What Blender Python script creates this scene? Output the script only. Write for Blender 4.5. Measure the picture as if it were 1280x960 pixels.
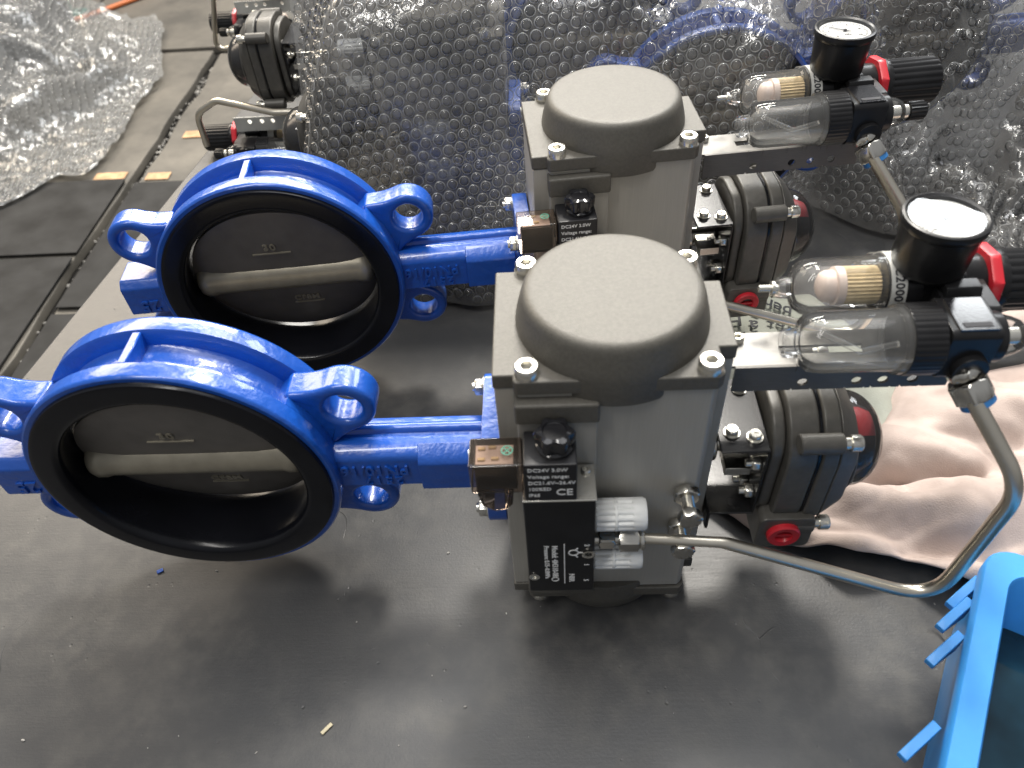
import bpy, bmesh, math, random
import numpy as np
from mathutils import Vector, Matrix, noise

R = math.radians
PI = math.pi
scene = bpy.context.scene
for o in list(bpy.data.objects):
    bpy.data.objects.remove(o)
COL = scene.collection

# ------------------------------------------------------------------ camera
YAW, PIT, ROL = -0.0715, 0.8067, -0.0835
fw = Vector((math.sin(YAW) * math.cos(PIT), math.cos(YAW) * math.cos(PIT), -math.sin(PIT)))
rt = Vector((math.cos(YAW), -math.sin(YAW), 0))
up = rt.cross(fw)
r2 = math.cos(ROL) * rt + math.sin(ROL) * up
u2 = -math.sin(ROL) * rt + math.cos(ROL) * up
cd = bpy.data.cameras.new('camera')
cam = bpy.data.objects.new('camera', cd)
COL.objects.link(cam)
M = Matrix((r2, u2, -fw)).transposed().to_4x4()
M.translation = Vector((-0.0434, -0.3957, 0.6524))
cam.matrix_world = M
cd.sensor_width = 36
cd.lens = 36 * 958.9 / 1280
cd.clip_start = 0.01
cd.clip_end = 60
cd.dof.use_dof = True
cd.dof.focus_distance = 0.78
cd.dof.aperture_fstop = 8.0
scene.camera = cam

# ------------------------------------------------------------------ world and lamps
w = bpy.data.worlds.new('World')
scene.world = w
w.use_nodes = True
nt = w.node_tree
nt.nodes.clear()
wo = nt.nodes.new('ShaderNodeOutputWorld')
bg = nt.nodes.new('ShaderNodeBackground')
tc = nt.nodes.new('ShaderNodeTexCoord')
sx = nt.nodes.new('ShaderNodeSeparateXYZ')
cr = nt.nodes.new('ShaderNodeValToRGB')
cr.color_ramp.elements[0].position = 0.30
cr.color_ramp.elements[0].color = (0.17, 0.165, 0.16, 1)
cr.color_ramp.elements[1].position = 0.75
cr.color_ramp.elements[1].color = (0.46, 0.47, 0.49, 1)
mr = nt.nodes.new('ShaderNodeMapRange')
mr.inputs['From Min'].default_value = -1
nt.links.new(tc.outputs['Generated'], sx.inputs[0])
nt.links.new(sx.outputs['Z'], mr.inputs['Value'])
nt.links.new(mr.outputs[0], cr.inputs[0])
nt.links.new(cr.outputs[0], bg.inputs['Color'])
bg.inputs['Strength'].default_value = 0.68
nt.links.new(bg.outputs[0], wo.inputs[0])


def lamp(name, loc, target, sx_, sy_, power, col):
    l = bpy.data.lights.new(name, 'AREA')
    l.shape = 'RECTANGLE'
    l.size, l.size_y, l.energy, l.color = sx_, sy_, power, col
    o = bpy.data.objects.new(name, l)
    COL.objects.link(o)
    o.location = loc
    o.rotation_euler = (Vector(target) - Vector(loc)).to_track_quat('-Z', 'Y').to_euler()
    return o


lamp('high_bay_lamp', (0.45, 1.9, 3.1), (-0.1, 0.1, 0.1), 0.50, 0.50, 118, (1.0, 0.95, 0.87))
lamp('window_light', (-3.3, 3.6, 2.9), (-0.5, 0.3, 0.1), 2.6, 1.6, 150, (1.0, 0.86, 0.68))
lamp('ceiling_panel_light', (2.45, 3.75, 3.05), (0.2, 0.0, 0.35), 1.1, 0.9, 62, (0.95, 0.98, 1.0))
lamp('rear_strip_light', (-0.4, 4.6, 3.6), (0.0, 0.3, 0.1), 3.4, 0.60, 330, (1.0, 0.96, 0.89))
lamp('front_fill_light', (-0.9, -0.6, 3.3), (-0.3, 0.1, 0.1), 0.30, 2.4, 58, (1.0, 0.97, 0.92))  # added fill from behind the camera, lifts the front faces
lamp('ceiling_fill_panel', (0.2, 1.0, 3.5), (0.1, 0.3, 0.0), 2.6, 1.7, 38, (0.97, 0.98, 1.0))  # added panel overhead, gives the bench sheen and thins the shadows

scene.view_settings.view_transform = 'Standard'
scene.view_settings.look = 'None'
scene.view_settings.exposure = 0.12
scene.view_settings.gamma = 1.0
scene.render.engine = 'CYCLES'
cy = scene.cycles
cy.use_denoising = True
try:
    cy.denoiser = 'OPENIMAGEDENOISE'
except Exception:
    pass
cy.max_bounces = 10
cy.diffuse_bounces = 3
cy.glossy_bounces = 4
cy.transparent_max_bounces = 24
cy.sample_clamp_indirect = 6.0
cy.caustics_reflective = False
cy.caustics_refractive = False


# ------------------------------------------------------------------ materials
def mat(name, base, rough=0.5, metal=0.0, var=0.12, vscale=40, bump=0.0, bscale=200, coat=0.0, rvar=0.0, spec=0.5, stretch=None, detail=3):
    m = bpy.data.materials.new(name)
    m.use_nodes = True
    n, l = m.node_tree.nodes, m.node_tree.links
    p = n['Principled BSDF']
    p.inputs['Metallic'].default_value = metal
    p.inputs['Roughness'].default_value = rough
    p.inputs['Specular IOR Level'].default_value = spec
    p.inputs['Coat Weight'].default_value = coat
    p.inputs['Coat Roughness'].default_value = 0.06
    t = n.new('ShaderNodeTexCoord')
    src = t.outputs['Object']
    if stretch:
        mp = n.new('ShaderNodeMapping')
        mp.inputs['Scale'].default_value = stretch
        l.new(src, mp.inputs[0])
        src = mp.outputs[0]
    nz = n.new('ShaderNodeTexNoise')
    nz.inputs['Scale'].default_value = vscale
    nz.inputs['Detail'].default_value = detail
    l.new(src, nz.inputs['Vector'])
    r_ = n.new('ShaderNodeValToRGB')
    a, b = 1 - var, 1 + var
    r_.color_ramp.elements[0].position = 0.3
    r_.color_ramp.elements[1].position = 0.7
    r_.color_ramp.elements[0].color = (base[0] * a, base[1] * a, base[2] * a, 1)
    r_.color_ramp.elements[1].color = (min(1, base[0] * b), min(1, base[1] * b), min(1, base[2] * b), 1)
    l.new(nz.outputs['Fac'], r_.inputs[0])
    l.new(r_.outputs[0], p.inputs['Base Color'])
    if rvar:
        q = n.new('ShaderNodeMapRange')
        q.inputs['To Min'].default_value = max(0.02, rough - rvar)
        q.inputs['To Max'].default_value = rough + rvar
        l.new(nz.outputs['Fac'], q.inputs['Value'])
        l.new(q.outputs[0], p.inputs['Roughness'])
    if bump:
        b_ = n.new('ShaderNodeBump')
        b_.inputs['Strength'].default_value = bump
        b_.inputs['Distance'].default_value = 0.001
        nb = n.new('ShaderNodeTexNoise')
        nb.inputs['Scale'].default_value = bscale
        nb.inputs['Detail'].default_value = 2
        l.new(t.outputs['Object'], nb.inputs['Vector'])
        l.new(nb.outputs['Fac'], b_.inputs['Height'])
        l.new(b_.outputs[0], p.inputs['Normal'])
    return m


def clear_mat(name, tint, haze=0.05, blend=0.25, rough=0.04, gloss=1.0, bump=0.0, bscale=150, hazecol=(0.85, 0.86, 0.86)):
    """thin clear plastic: see-through, with a fresnel gloss and a little milky scatter"""
    m = bpy.data.materials.new(name)
    m.use_nodes = True
    n, l = m.node_tree.nodes, m.node_tree.links
    n.clear()
    out = n.new('ShaderNodeOutputMaterial')
    tr = n.new('ShaderNodeBsdfTransparent')
    tr.inputs[0].default_value = (*tint, 1)
    gl = n.new('ShaderNodeBsdfGlossy')
    gl.inputs['Roughness'].default_value = rough
    gl.inputs['Color'].default_value = (gloss, gloss, gloss, 1)
    di = n.new('ShaderNodeBsdfDiffuse')
    di.inputs[0].default_value = (*hazecol, 1)
    tl = n.new('ShaderNodeBsdfTranslucent')
    tl.inputs[0].default_value = (*hazecol, 1)
    ad = n.new('ShaderNodeMixShader')
    ad.inputs[0].default_value = 0.6
    l.new(di.outputs[0], ad.inputs[1])
    l.new(tl.outputs[0], ad.inputs[2])
    m1 = n.new('ShaderNodeMixShader')
    m1.inputs[0].default_value = haze
    l.new(tr.outputs[0], m1.inputs[1])
    l.new(ad.outputs[0], m1.inputs[2])
    lw = n.new('ShaderNodeLayerWeight')
    lw.inputs['Blend'].default_value = blend
    m2 = n.new('ShaderNodeMixShader')
    l.new(lw.outputs['Fresnel'], m2.inputs[0])
    l.new(m1.outputs[0], m2.inputs[1])
    l.new(gl.outputs[0], m2.inputs[2])
    l.new(m2.outputs[0], out.inputs[0])
    if bump:
        t = n.new('ShaderNodeTexCoord')
        nb = n.new('ShaderNodeTexNoise')
        nb.inputs['Scale'].default_value = bscale
        nb.inputs['Detail'].default_value = 3
        l.new(t.outputs['Object'], nb.inputs['Vector'])
        b_ = n.new('ShaderNodeBump')
        b_.inputs['Strength'].default_value = bump
        b_.inputs['Distance'].default_value = 0.002
        l.new(nb.outputs['Fac'], b_.inputs['Height'])
        for x in (gl, di, lw):
            l.new(b_.outputs[0], x.inputs['Normal'])
    return m


MT = {}
MT['blue'] = mat('blue_gloss_paint', (0.008, 0.078, 0.40), 0.30, 0, 0.08, 25, 0.75, 130, coat=0.45)
MT['cast'] = mat('grey_cast_aluminium', (0.098, 0.092, 0.079), 0.50, 0.10, 0.12, 420, 0.30, 1300)
MT['body'] = mat('grey_anodised_aluminium', (0.385, 0.37, 0.335), 0.42, 0.12, 0.05, 30, 0.03, 900, stretch=(60, 60, 1))
MT['rubber'] = mat('black_rubber', (0.006, 0.0065, 0.009), 0.22, 0, 0.2, 30, 0.05, 300, rvar=0.06, spec=0.28)
MT['disc'] = mat('dark_cast_disc', (0.15, 0.138, 0.125), 0.42, 0.25, 0.10, 60, 0.06, 500)
MT['hub'] = mat('machined_disc_hub', (0.33, 0.30, 0.235), 0.40, 0.45, 0.12, 60, 0.08, 350)
MT['steel'] = mat('stainless_steel', (0.62, 0.60, 0.55), 0.22, 1.0, 0.06, 50, 0.02, 400)
MT['brushed'] = mat('brushed_steel_strip', (0.20, 0.195, 0.185), 0.48, 0.7, 0.10, 60, 0.03, 500, stretch=(2, 40, 40))
MT['tube'] = mat('steel_tube', (0.72, 0.67, 0.57), 0.30, 1.0, 0.08, 30, 0.02, 300)
MT['darksteel'] = mat('dark_steel_flange', (0.13, 0.125, 0.118), 0.48, 0.4, 0.10, 60, 0.03, 500, spec=0.3, stretch=(2, 40, 40))
MT['glossblack'] = mat('glossy_black_plastic', (0.014, 0.014, 0.016), 0.13, 0, 0.2, 50, 0.02, 600)
MT['screw'] = mat('zinc_screw', (0.70, 0.68, 0.62), 0.27, 0.9, 0.06, 80, 0.05, 600)
MT['black'] = mat('black_plastic', (0.013, 0.013, 0.014), 0.30, 0, 0.2, 50, 0.04, 600, spec=0.28)
MT['coilblack'] = mat('black_coil_plastic', (0.010, 0.010, 0.012), 0.42, 0, 0.2, 50, 0.05, 700)
MT['blackmetal'] = mat('black_painted_steel', (0.016, 0.016, 0.017), 0.22, 0.2, 0.2, 50, 0.03, 400)
MT['switch'] = mat('dark_grey_cast_box', (0.085, 0.081, 0.073), 0.42, 0.2, 0.12, 150, 0.12, 700)
MT['red'] = mat('red_plastic', (0.50, 0.018, 0.03), 0.35, 0, 0.1, 30)
MT['darkred'] = mat('dark_red_plastic', (0.22, 0.012, 0.018), 0.4, 0, 0.1, 30)
MT['white'] = mat('white_ink', (0.75, 0.75, 0.74), 0.6, 0, 0.05, 30)
MT['greyink'] = mat('grey_ink', (0.35, 0.35, 0.35), 0.6, 0, 0.05, 30)
MT['blackink'] = mat('black_ink', (0.02, 0.02, 0.025), 0.6, 0, 0.1, 30)
MT['greenink'] = mat('green_ink', (0.10, 0.36, 0.26), 0.5, 0, 0.1, 30)
MT['label'] = mat('silver_label', (0.55, 0.55, 0.52), 0.35, 0.2, 0.06, 60)
MT['muffler'] = mat('white_porous_plastic', (0.72, 0.73, 0.72), 0.5, 0, 0.05, 90, 0.05, 400)
MT['brass'] = mat('tan_filter', (0.60, 0.47, 0.27), 0.5, 0.2, 0.15, 200, 0.3, 700)
MT['pinkplastic'] = mat('pale_pink_plastic', (0.66, 0.54, 0.48), 0.4, 0, 0.08, 60)
MT['smoke'] = clear_mat('smoky_clear_plastic', (0.80, 0.72, 0.66), 0.10, 0.30, 0.08, 0.95, hazecol=(0.50, 0.41, 0.33))
MT['clear'] = clear_mat('clear_polycarbonate', (0.995, 0.995, 0.99), 0.075, 0.19, 0.03, 1.0)
MT['dome'] = clear_mat('clear_indicator_dome', (0.93, 0.91, 0.90), 0.05, 0.22, 0.04, 1.0)
MT['film'] = clear_mat('clear_polythene_film', (0.96, 0.96, 0.965), 0.21, 0.40, 0.14, 1.0, bump=0.9, bscale=55, hazecol=(0.93, 0.92, 0.89))
MT['bubble'] = clear_mat('bubble_film', (0.98, 0.98, 0.98), 0.03, 0.30, 0.06, 1.0, bump=0.25, bscale=220)
MT['rim'] = clear_mat('bubble_rim_film', (0.97, 0.97, 0.97), 0.70, 0.36, 0.12, 1.0)
MT['farfilm'] = clear_mat('dusty_polythene_film', (0.93, 0.93, 0.91), 0.34, 0.40, 0.16, 1.0, bump=1.0, bscale=45)
MT['face'] = mat('gauge_dial_white', (0.74, 0.74, 0.72), 0.5, 0, 0.03, 40)
MT['glass'] = clear_mat('gauge_glass', (0.96, 0.96, 0.96), 0.0, 0.22, 0.03, 1.0)
MT['bluecap'] = mat('blue_nut_seal', (0.04, 0.20, 0.50), 0.35, 0.1, 0.1, 40)
MT['cloth'] = mat('pinkish_beige_cloth', (0.46, 0.375, 0.335), 0.9, 0, 0.14, 30, 0.4, 700, spec=0.2, detail=6)
MT['palecloth'] = mat('pale_cotton_cloth', (0.36, 0.37, 0.32), 0.9, 0, 0.1, 40, 0.5, 500, spec=0.2)
MT['crate'] = mat('blue_polypropylene', (0.045, 0.27, 0.66), 0.38, 0, 0.07, 30, 0.06, 250)
MT['crate'].node_tree.nodes['Principled BSDF'].inputs['Subsurface Weight'].default_value = 0.12
MT['crate'].node_tree.nodes['Principled BSDF'].inputs['Subsurface Radius'].default_value = (0.004, 0.008, 0.014)
MT['liquid'] = mat('dark_teal_liquid', (0.006, 0.022, 0.034), 0.05, 0, 0.6, 18, 0.35, 28)
MT['rust'] = mat('rusty_brown_lump', (0.10, 0.030, 0.020), 0.6, 0, 0.5, 90, 0.8, 160)
MT['mat_floor'] = mat('black_floor_rubber', (0.026, 0.026, 0.026), 0.7, 0, 0.5, 9, 0.2, 60, rvar=0.1, spec=0.25)
MT['orange'] = mat('sunlit_worn_orange', (0.50, 0.31, 0.17), 0.6, 0, 0.35, 30)  # worn floor stripes, with the warm sunlight on them put into the colour
MT['hose'] = mat('orange_hose', (0.55, 0.16, 0.05), 0.5, 0, 0.1, 20)
MT['green'] = mat('green_painted_steel', (0.02, 0.13, 0.10), 0.4, 0, 0.1, 20)
MT['dark'] = mat('dark_box', (0.025, 0.027, 0.03), 0.5, 0, 0.2, 20)
MT['chip'] = mat('pale_wood_chip', (0.62, 0.55, 0.38), 0.7, 0, 0.1, 100)
MT['grit'] = mat('grit', (0.30, 0.29, 0.27), 0.6, 0, 0.5, 60)
MT['frame'] = mat('bench_steel', (0.10, 0.11, 0.11), 0.5, 0.3, 0.1, 10)


def bench_material():
    m = bpy.data.materials.new('worn_black_bench_rubber')
    m.use_nodes = True
    n, l = m.node_tree.nodes, m.node_tree.links
    p = n['Principled BSDF']
    t = n.new('ShaderNodeTexCoord')

    def nz(scale, detail, stretch=(1, 1, 1), rough=0.6):
        mp = n.new('ShaderNodeMapping')
        mp.inputs['Scale'].default_value = stretch
        mp.inputs['Rotation'].default_value = (0, 0, 0.1)
        x = n.new('ShaderNodeTexNoise')
        x.inputs['Scale'].default_value = scale
        x.inputs['Detail'].default_value = detail
        x.inputs['Roughness'].default_value = rough
        l.new(t.outputs['Object'], mp.inputs[0])
        l.new(mp.outputs[0], x.inputs['Vector'])
        return x.outputs['Fac']

    def mapr(v, a, b, c, d):
        q = n.new('ShaderNodeMapRange')
        for k, z in zip(('From Min', 'From Max', 'To Min', 'To Max'), (a, b, c, d)):
            q.inputs[k].default_value = z
        l.new(v, q.inputs['Value'])
        return q.outputs[0]

    def mth(op, a, b):
        q = n.new('ShaderNodeMath')
        q.operation = op
        for i, v in enumerate((a, b)):
            if isinstance(v, (int, float)):
                q.inputs[i].default_value = v
            else:
                l.new(v, q.inputs[i])
        return q.outputs[0]
    big = nz(5, 5)
    mid = nz(38, 6)
    fine = nz(420, 3)
    brush = nz(30, 4, (1, 14, 1))
    # dusty patches and stains
    dust = mth('MULTIPLY', mapr(mid, 0.42, 0.72, 0, 1), mapr(big, 0.38, 0.62, 0.15, 1))
    mix = n.new('ShaderNodeMix')
    mix.data_type = 'RGBA'
    mix.inputs['A'].default_value = (0.050, 0.050, 0.051, 1)
    mix.inputs['B'].default_value = (0.088, 0.085, 0.079, 1)
    l.new(dust, mix.inputs['Factor'])
    # thin scratches: narrow bands of a voronoi edge field
    vo = n.new('ShaderNodeTexVoronoi')
    vo.feature = 'DISTANCE_TO_EDGE'
    vo.inputs['Scale'].default_value = 5.5
    mpv = n.new('ShaderNodeMapping')
    mpv.inputs['Scale'].default_value = (1.6, 0.8, 1)
    nd = n.new('ShaderNodeTexNoise')
    nd.inputs['Scale'].default_value = 6
    vm = n.new('ShaderNodeMix')
    vm.data_type = 'VECTOR'
    vm.inputs['Factor'].default_value = 0.16
    l.new(t.outputs['Object'], nd.inputs['Vector'])
    l.new(t.outputs['Object'], vm.inputs['A'])
    l.new(nd.outputs['Color'], vm.inputs['B'])
    l.new(vm.outputs['Result'], mpv.inputs[0])
    l.new(mpv.outputs[0], vo.inputs['Vector'])
    scr = mth('MULTIPLY', mapr(vo.outputs['Distance'], 0.0, 0.0035, 1, 0), mapr(nz(9, 2), 0.60, 0.68, 0, 1))
    mix2 = n.new('ShaderNodeMix')
    mix2.data_type = 'RGBA'
    l.new(scr, mix2.inputs['Factor'])
    l.new(mix.outputs['Result'], mix2.inputs['A'])
    mix2.inputs['B'].default_value = (0.014, 0.014, 0.015, 1)
    l.new(mix2.outputs['Result'], p.inputs['Base Color'])
    ro = mth('ADD', mapr(brush, 0.3, 0.7, 0.37, 0.42), mapr(dust, 0, 1, 0.0, 0.10))
    l.new(ro, p.inputs['Roughness'])
    p.inputs['Specular IOR Level'].default_value = 0.5
    # pits and wear
    vp = n.new('ShaderNodeTexVoronoi')
    vp.inputs['Scale'].default_value = 95
    l.new(t.outputs['Object'], vp.inputs['Vector'])
    pit = mth('MULTIPLY', mapr(vp.outputs['Distance'], 0.0, 0.16, -1, 0), mapr(nz(20, 2), 0.56, 0.68, 0, 1))
    h = mth('ADD', mth('MULTIPLY', fine, 0.22), mth('MULTIPLY', brush, 0.14))
    h = mth('ADD', h, mth('MULTIPLY', pit, 1.1))
    h = mth('ADD', h, mth('MULTIPLY', scr, -0.8))
    b = n.new('ShaderNodeBump')
    b.inputs['Strength'].default_value = 0.45
    b.inputs['Distance'].default_value = 0.0012
    l.new(h, b.inputs['Height'])
    l.new(b.outputs[0], p.inputs['Normal'])
    return m


def concrete_material(name, c0, c1):
    m = mat(name, c0, 0.55, 0, 0.0, 3, 0.25, 80)
    n, l = m.node_tree.nodes, m.node_tree.links
    p = n['Principled BSDF']
    t = n.new('ShaderNodeTexCoord')
    a = n.new('ShaderNodeTexNoise')
    a.inputs['Scale'].default_value = 3.2
    a.inputs['Detail'].default_value = 9
    a.inputs['Roughness'].default_value = 0.68
    l.new(t.outputs['Object'], a.inputs['Vector'])
    r_ = n.new('ShaderNodeValToRGB')
    r_.color_ramp.elements[0].position = 0.35
    r_.color_ramp.elements[1].position = 0.66
    r_.color_ramp.elements[0].color = (*c1, 1)
    r_.color_ramp.elements[1].color = (*c0, 1)
    l.new(a.outputs['Fac'], r_.inputs[0])
    l.new(r_.outputs[0], p.inputs['Base Color'])
    return m


MT['bench'] = bench_material()
MT['slab'] = concrete_material('worn_concrete', (0.165, 0.152, 0.130), (0.080, 0.075, 0.066))
MT['ground'] = mat('dirty_ground', (0.020, 0.019, 0.018), 0.95, 0, 0.4, 30, spec=0.05)


# ------------------------------------------------------------------ mesh helpers
def newbm():
    return bmesh.new()


def place(bm, verts, Mx):
    for v in verts:
        v.co = Mx @ v.co


AX = {
    'z': Matrix.Identity(4),
    'y': Matrix(((1, 0, 0, 0), (0, 0, 1, 0), (0, 1, 0, 0), (0, 0, 0, 1))),   # local z -> y, local y -> z (mirrors; faces are recalculated)
    'x': Matrix(((0, 0, 1, 0), (1, 0, 0, 0), (0, 1, 0, 0), (0, 0, 0, 1))),   # local (x,y,z) -> (y,z,x)
}


def box(bm, x0, x1, y0, y1, z0, z1):
    v = [bm.verts.new(c) for c in ((x0, y0, z0), (x1, y0, z0), (x1, y1, z0), (x0, y1, z0), (x0, y0, z1), (x1, y0, z1), (x1, y1, z1), (x0, y1, z1))]
    for f in ((3, 2, 1, 0), (4, 5, 6, 7), (0, 1, 5, 4), (1, 2, 6, 5), (2, 3, 7, 6), (3, 0, 4, 7)):
        bm.faces.new([v[i] for i in f])
    return v


def prism(bm, pts, a0, a1, axis='z', taper=None):
    """pts: outline in the plane across the axis ('z': x,y; 'y': x,z; 'x': y,z)"""
    Mx = AX[axis]
    n = len(pts)
    t = taper or (lambda p: p)
    lo = [bm.verts.new(Mx @ Vector((p[0], p[1], a0))) for p in pts]
    hi = [bm.verts.new(Mx @ Vector((*t(p), a1))) for p in pts]
    bm.faces.new(lo[::-1])
    bm.faces.new(hi)
    for i in range(n):
        j = (i + 1) % n
        bm.faces.new((lo[i], lo[j], hi[j], hi[i]))


def holed(bm, outer, inner, a0, a1, axis='z'):
    Mx = AX[axis]
    n = len(outer)
    L = [[bm.verts.new(Mx @ Vector((p[0], p[1], a))) for p in ring] for ring, a in ((outer, a0), (outer, a1), (inner, a1), (inner, a0))]
    for k in range(4):
        A, B = L[k], L[(k + 1) % 4]
        for i in range(n):
            j = (i + 1) % n
            bm.faces.new((A[i], A[j], B[j], B[i]))


def rrect(x0, x1, y0, y1, r, seg=5):
    out = []
    for cx, cy_, a in ((x1 - r, y0 + r, -90), (x1 - r, y1 - r, 0), (x0 + r, y1 - r, 90), (x0 + r, y0 + r, 180)):
        for k in range(seg + 1):
            t = R(a + 90 * k / seg)
            out.append((cx + r * math.cos(t), cy_ + r * math.sin(t)))
    return out


def circle(cx, cy_, r, n=24, a0=0.0):
    return [(cx + r * math.cos(a0 + 2 * PI * i / n), cy_ + r * math.sin(a0 + 2 * PI * i / n)) for i in range(n)]


def lathe(bm, prof, center=(0, 0, 0), axis='z', seg=32, closed=False, ang=(0.0, 2 * PI), cap=True):
    """prof: list of (radius or callable(theta), t). axis through center; t is measured along the axis from center."""
    Mx = Matrix.Translation(center) @ AX[axis]
    full = abs(ang[1] - ang[0] - 2 * PI) < 1e-6
    ns = seg if full else seg + 1
    rings = []
    for r, t in prof:
        if not callable(r) and r < 1e-7:
            rings.append([bm.verts.new(Mx @ Vector((0, 0, t)))])
            continue
        ring = []
        for i in range(ns):
            th = ang[0] + (ang[1] - ang[0]) * i / seg
            rr = r(th) if callable(r) else r
            ring.append(bm.verts.new(Mx @ Vector((rr * math.cos(th), rr * math.sin(th), t))))
        rings.append(ring)
    pairs = list(zip(rings[:-1], rings[1:]))
    if closed:
        pairs.append((rings[-1], rings[0]))
    for A, B in pairs:
        for i in range(seg):
            j = (i + 1) % ns
            if len(A) == 1 and len(B) == 1:
                continue
            if len(A) == 1:
                bm.faces.new((A[0], B[j], B[i]))
            elif len(B) == 1:
                bm.faces.new((A[i], A[j], B[0]))
            else:
                bm.faces.new((A[i], A[j], B[j], B[i]))
    if not full and closed:
        bm.faces.new([r_[0] for r_ in rings])
        bm.faces.new([r_[-1] for r_ in rings][::-1])


def hexr(rin, n=6, a0=0.0):
    """radius function of a regular n-gon of inradius rin"""
    def f(th):
        a = (th - a0) % (2 * PI / n) - PI / n
        return rin / math.cos(a)
    return f


def cyl(bm, c, axis, t0, t1, r, seg=24, ch=0.0):
    if ch:
        lathe(bm, [(0, t0), (r - ch, t0), (r, t0 + ch), (r, t1 - ch), (r - ch, t1), (0, t1)], c, axis, seg)
    else:
        lathe(bm, [(0, t0), (r, t0), (r, t1), (0, t1)], c, axis, seg)


def hexnut(bm, c, axis, t0, t1, rin, a0=0.0):
    ch = 0.12 * rin
    prism_pts = []
    f = hexr(rin, 6, a0)
    lathe(bm, [(0, t0), (rin * 0.96, t0), (f, t0 + ch), (f, t1 - ch), (rin * 0.96, t1), (0, t1)], c, axis, 36)


def socket_screw(bm, c, axis, t0, t1, r):
    """cap head with a hexagon socket, head top at t1"""
    s = hexr(r * 0.47)
    d = (t1 - t0)
    sg = 1 if d > 0 else -1
    lathe(bm, [(0, t0), (r, t0), (r, t1 - sg * 0.0012), (r - 0.0010, t1), (s, t1), (s, t1 - sg * 0.0045), (0, t1 - sg * 0.0045)], c, axis, 36)


def fillet_path(pts, rads, seg=8):
    P = [Vector(p) for p in pts]
    out = [P[0]]
    for i in range(1, len(P) - 1):
        a, b, c = P[i - 1], P[i], P[i + 1]
        r = rads[i - 1] if isinstance(rads, (list, tuple)) else rads
        u, v = (a - b).normalized(), (c - b).normalized()
        half = u.angle(v) / 2
        d = min(r / math.tan(half), (a - b).length * 0.49, (c - b).length * 0.49)
        p0, p1 = b + u * d, b + v * d
        for k in range(seg + 1):
            t = k / seg
            out.append((1 - t) ** 2 * p0 + 2 * t * (1 - t) * b + t * t * p1)
    out.append(P[-1])
    return out


def tube(bm, path, r, seg=14, caps=True):
    P = [Vector(p) for p in path]
    T = []
    for i in range(len(P)):
        a, b = P[max(0, i - 1)], P[min(len(P) - 1, i + 1)]
        T.append((b - a).normalized())
    nrm = T[0].orthogonal().normalized()
    rings = []
    for i, p in enumerate(P):
        if i:
            q = T[i - 1].rotation_difference(T[i])
            nrm = q @ nrm
        bn = T[i].cross(nrm).normalized()
        rr = r[i] if isinstance(r, (list, tuple)) else r
        rings.append([bm.verts.new(p + rr * (math.cos(2 * PI * k / seg) * nrm + math.sin(2 * PI * k / seg) * bn)) for k in range(seg)])
    for A, B in zip(rings[:-1], rings[1:]):
        for k in range(seg):
            j = (k + 1) % seg
            bm.faces.new((A[k], A[j], B[j], B[k]))
    if caps:
        bm.faces.new(rings[0][::-1])
        bm.faces.new(rings[-1])


def bevel(bm, off, seg=2, ang=32):
    bm.normal_update()
    bmesh.ops.recalc_face_normals(bm, faces=bm.faces)
    ed = [e for e in bm.edges if len(e.link_faces) == 2 and e.calc_face_angle(0) > R(ang)]
    if ed:
        bmesh.ops.bevel(bm, geom=ed, offset=off, segments=seg, affect='EDGES', clamp_overlap=True, profile=0.5)


def finish(name, bm, material, parent=None, bev=0.0, seg=2, ang=32, recalc=True, wn=True, smooth=True):
    if bev:
        bevel(bm, bev, seg, ang)
    if recalc:
        bmesh.ops.recalc_face_normals(bm, faces=bm.faces)
    me = bpy.data.meshes.new(name)
    bm.to_mesh(me)
    bm.free()
    if smooth:
        me.polygons.foreach_set('use_smooth', [True] * len(me.polygons))
        me.set_sharp_from_angle(angle=R(40))
    me.materials.append(material if not isinstance(material, str) else MT[material])
    o = bpy.data.objects.new(name, me)
    COL.objects.link(o)
    if parent:
        o.parent = parent
    if wn and bev:
        md = o.modifiers.new('WeightedNormal', 'WEIGHTED_NORMAL')
        md.keep_sharp = True
    return o


def tag(o, label=None, cat=None, group=None, kind=None):
    for k, v in (('label', label), ('category', cat), ('group', group), ('kind', kind)):
        if v:
            o[k] = v
    return o


def empty(name, loc=(0, 0, 0), rot=(0, 0, 0)):
    o = bpy.data.objects.new(name, None)
    o.empty_display_size = 0.05
    COL.objects.link(o)
    o.location = loc
    o.rotation_euler = rot
    return o


def text_verts(s, size, extrude=0.0003, spacing=1.0, align='CENTER', bold=0.0):
    c = bpy.data.curves.new('lettering', 'FONT')
    c.body = s
    c.size = size
    c.extrude = extrude
    c.align_x = align
    c.align_y = 'CENTER'
    c.space_character = spacing
    c.space_line = 0.95
    c.resolution_u = 3
    c.offset = bold
    o = bpy.data.objects.new('lettering', c)
    COL.objects.link(o)
    bpy.context.view_layer.update()
    dg = bpy.context.evaluated_depsgraph_get()
    me = bpy.data.meshes.new_from_object(o.evaluated_get(dg))
    bpy.data.objects.remove(o)
    bpy.data.curves.remove(c)
    V = [v.co.copy() for v in me.vertices]
    F = [list(p.vertices) for p in me.polygons]
    bpy.data.meshes.remove(me)
    return V, F


def add_text(bm, s, size, fn, **kw):
    V, F = text_verts(s, size, **kw)
    vs = [bm.verts.new(fn(v)) for v in V]
    for f in F:
        try:
            bm.faces.new([vs[i] for i in f])
        except ValueError:
            pass


# text mapping on a plane facing -y: text x -> X, text y -> Z
def front(cx, y, cz, rot=0.0):
    c, s = math.cos(rot), math.sin(rot)
    return lambda v: Vector((cx + c * v.x - s * v.y, y - v.z, cz + s * v.x + c * v.y))


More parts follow.
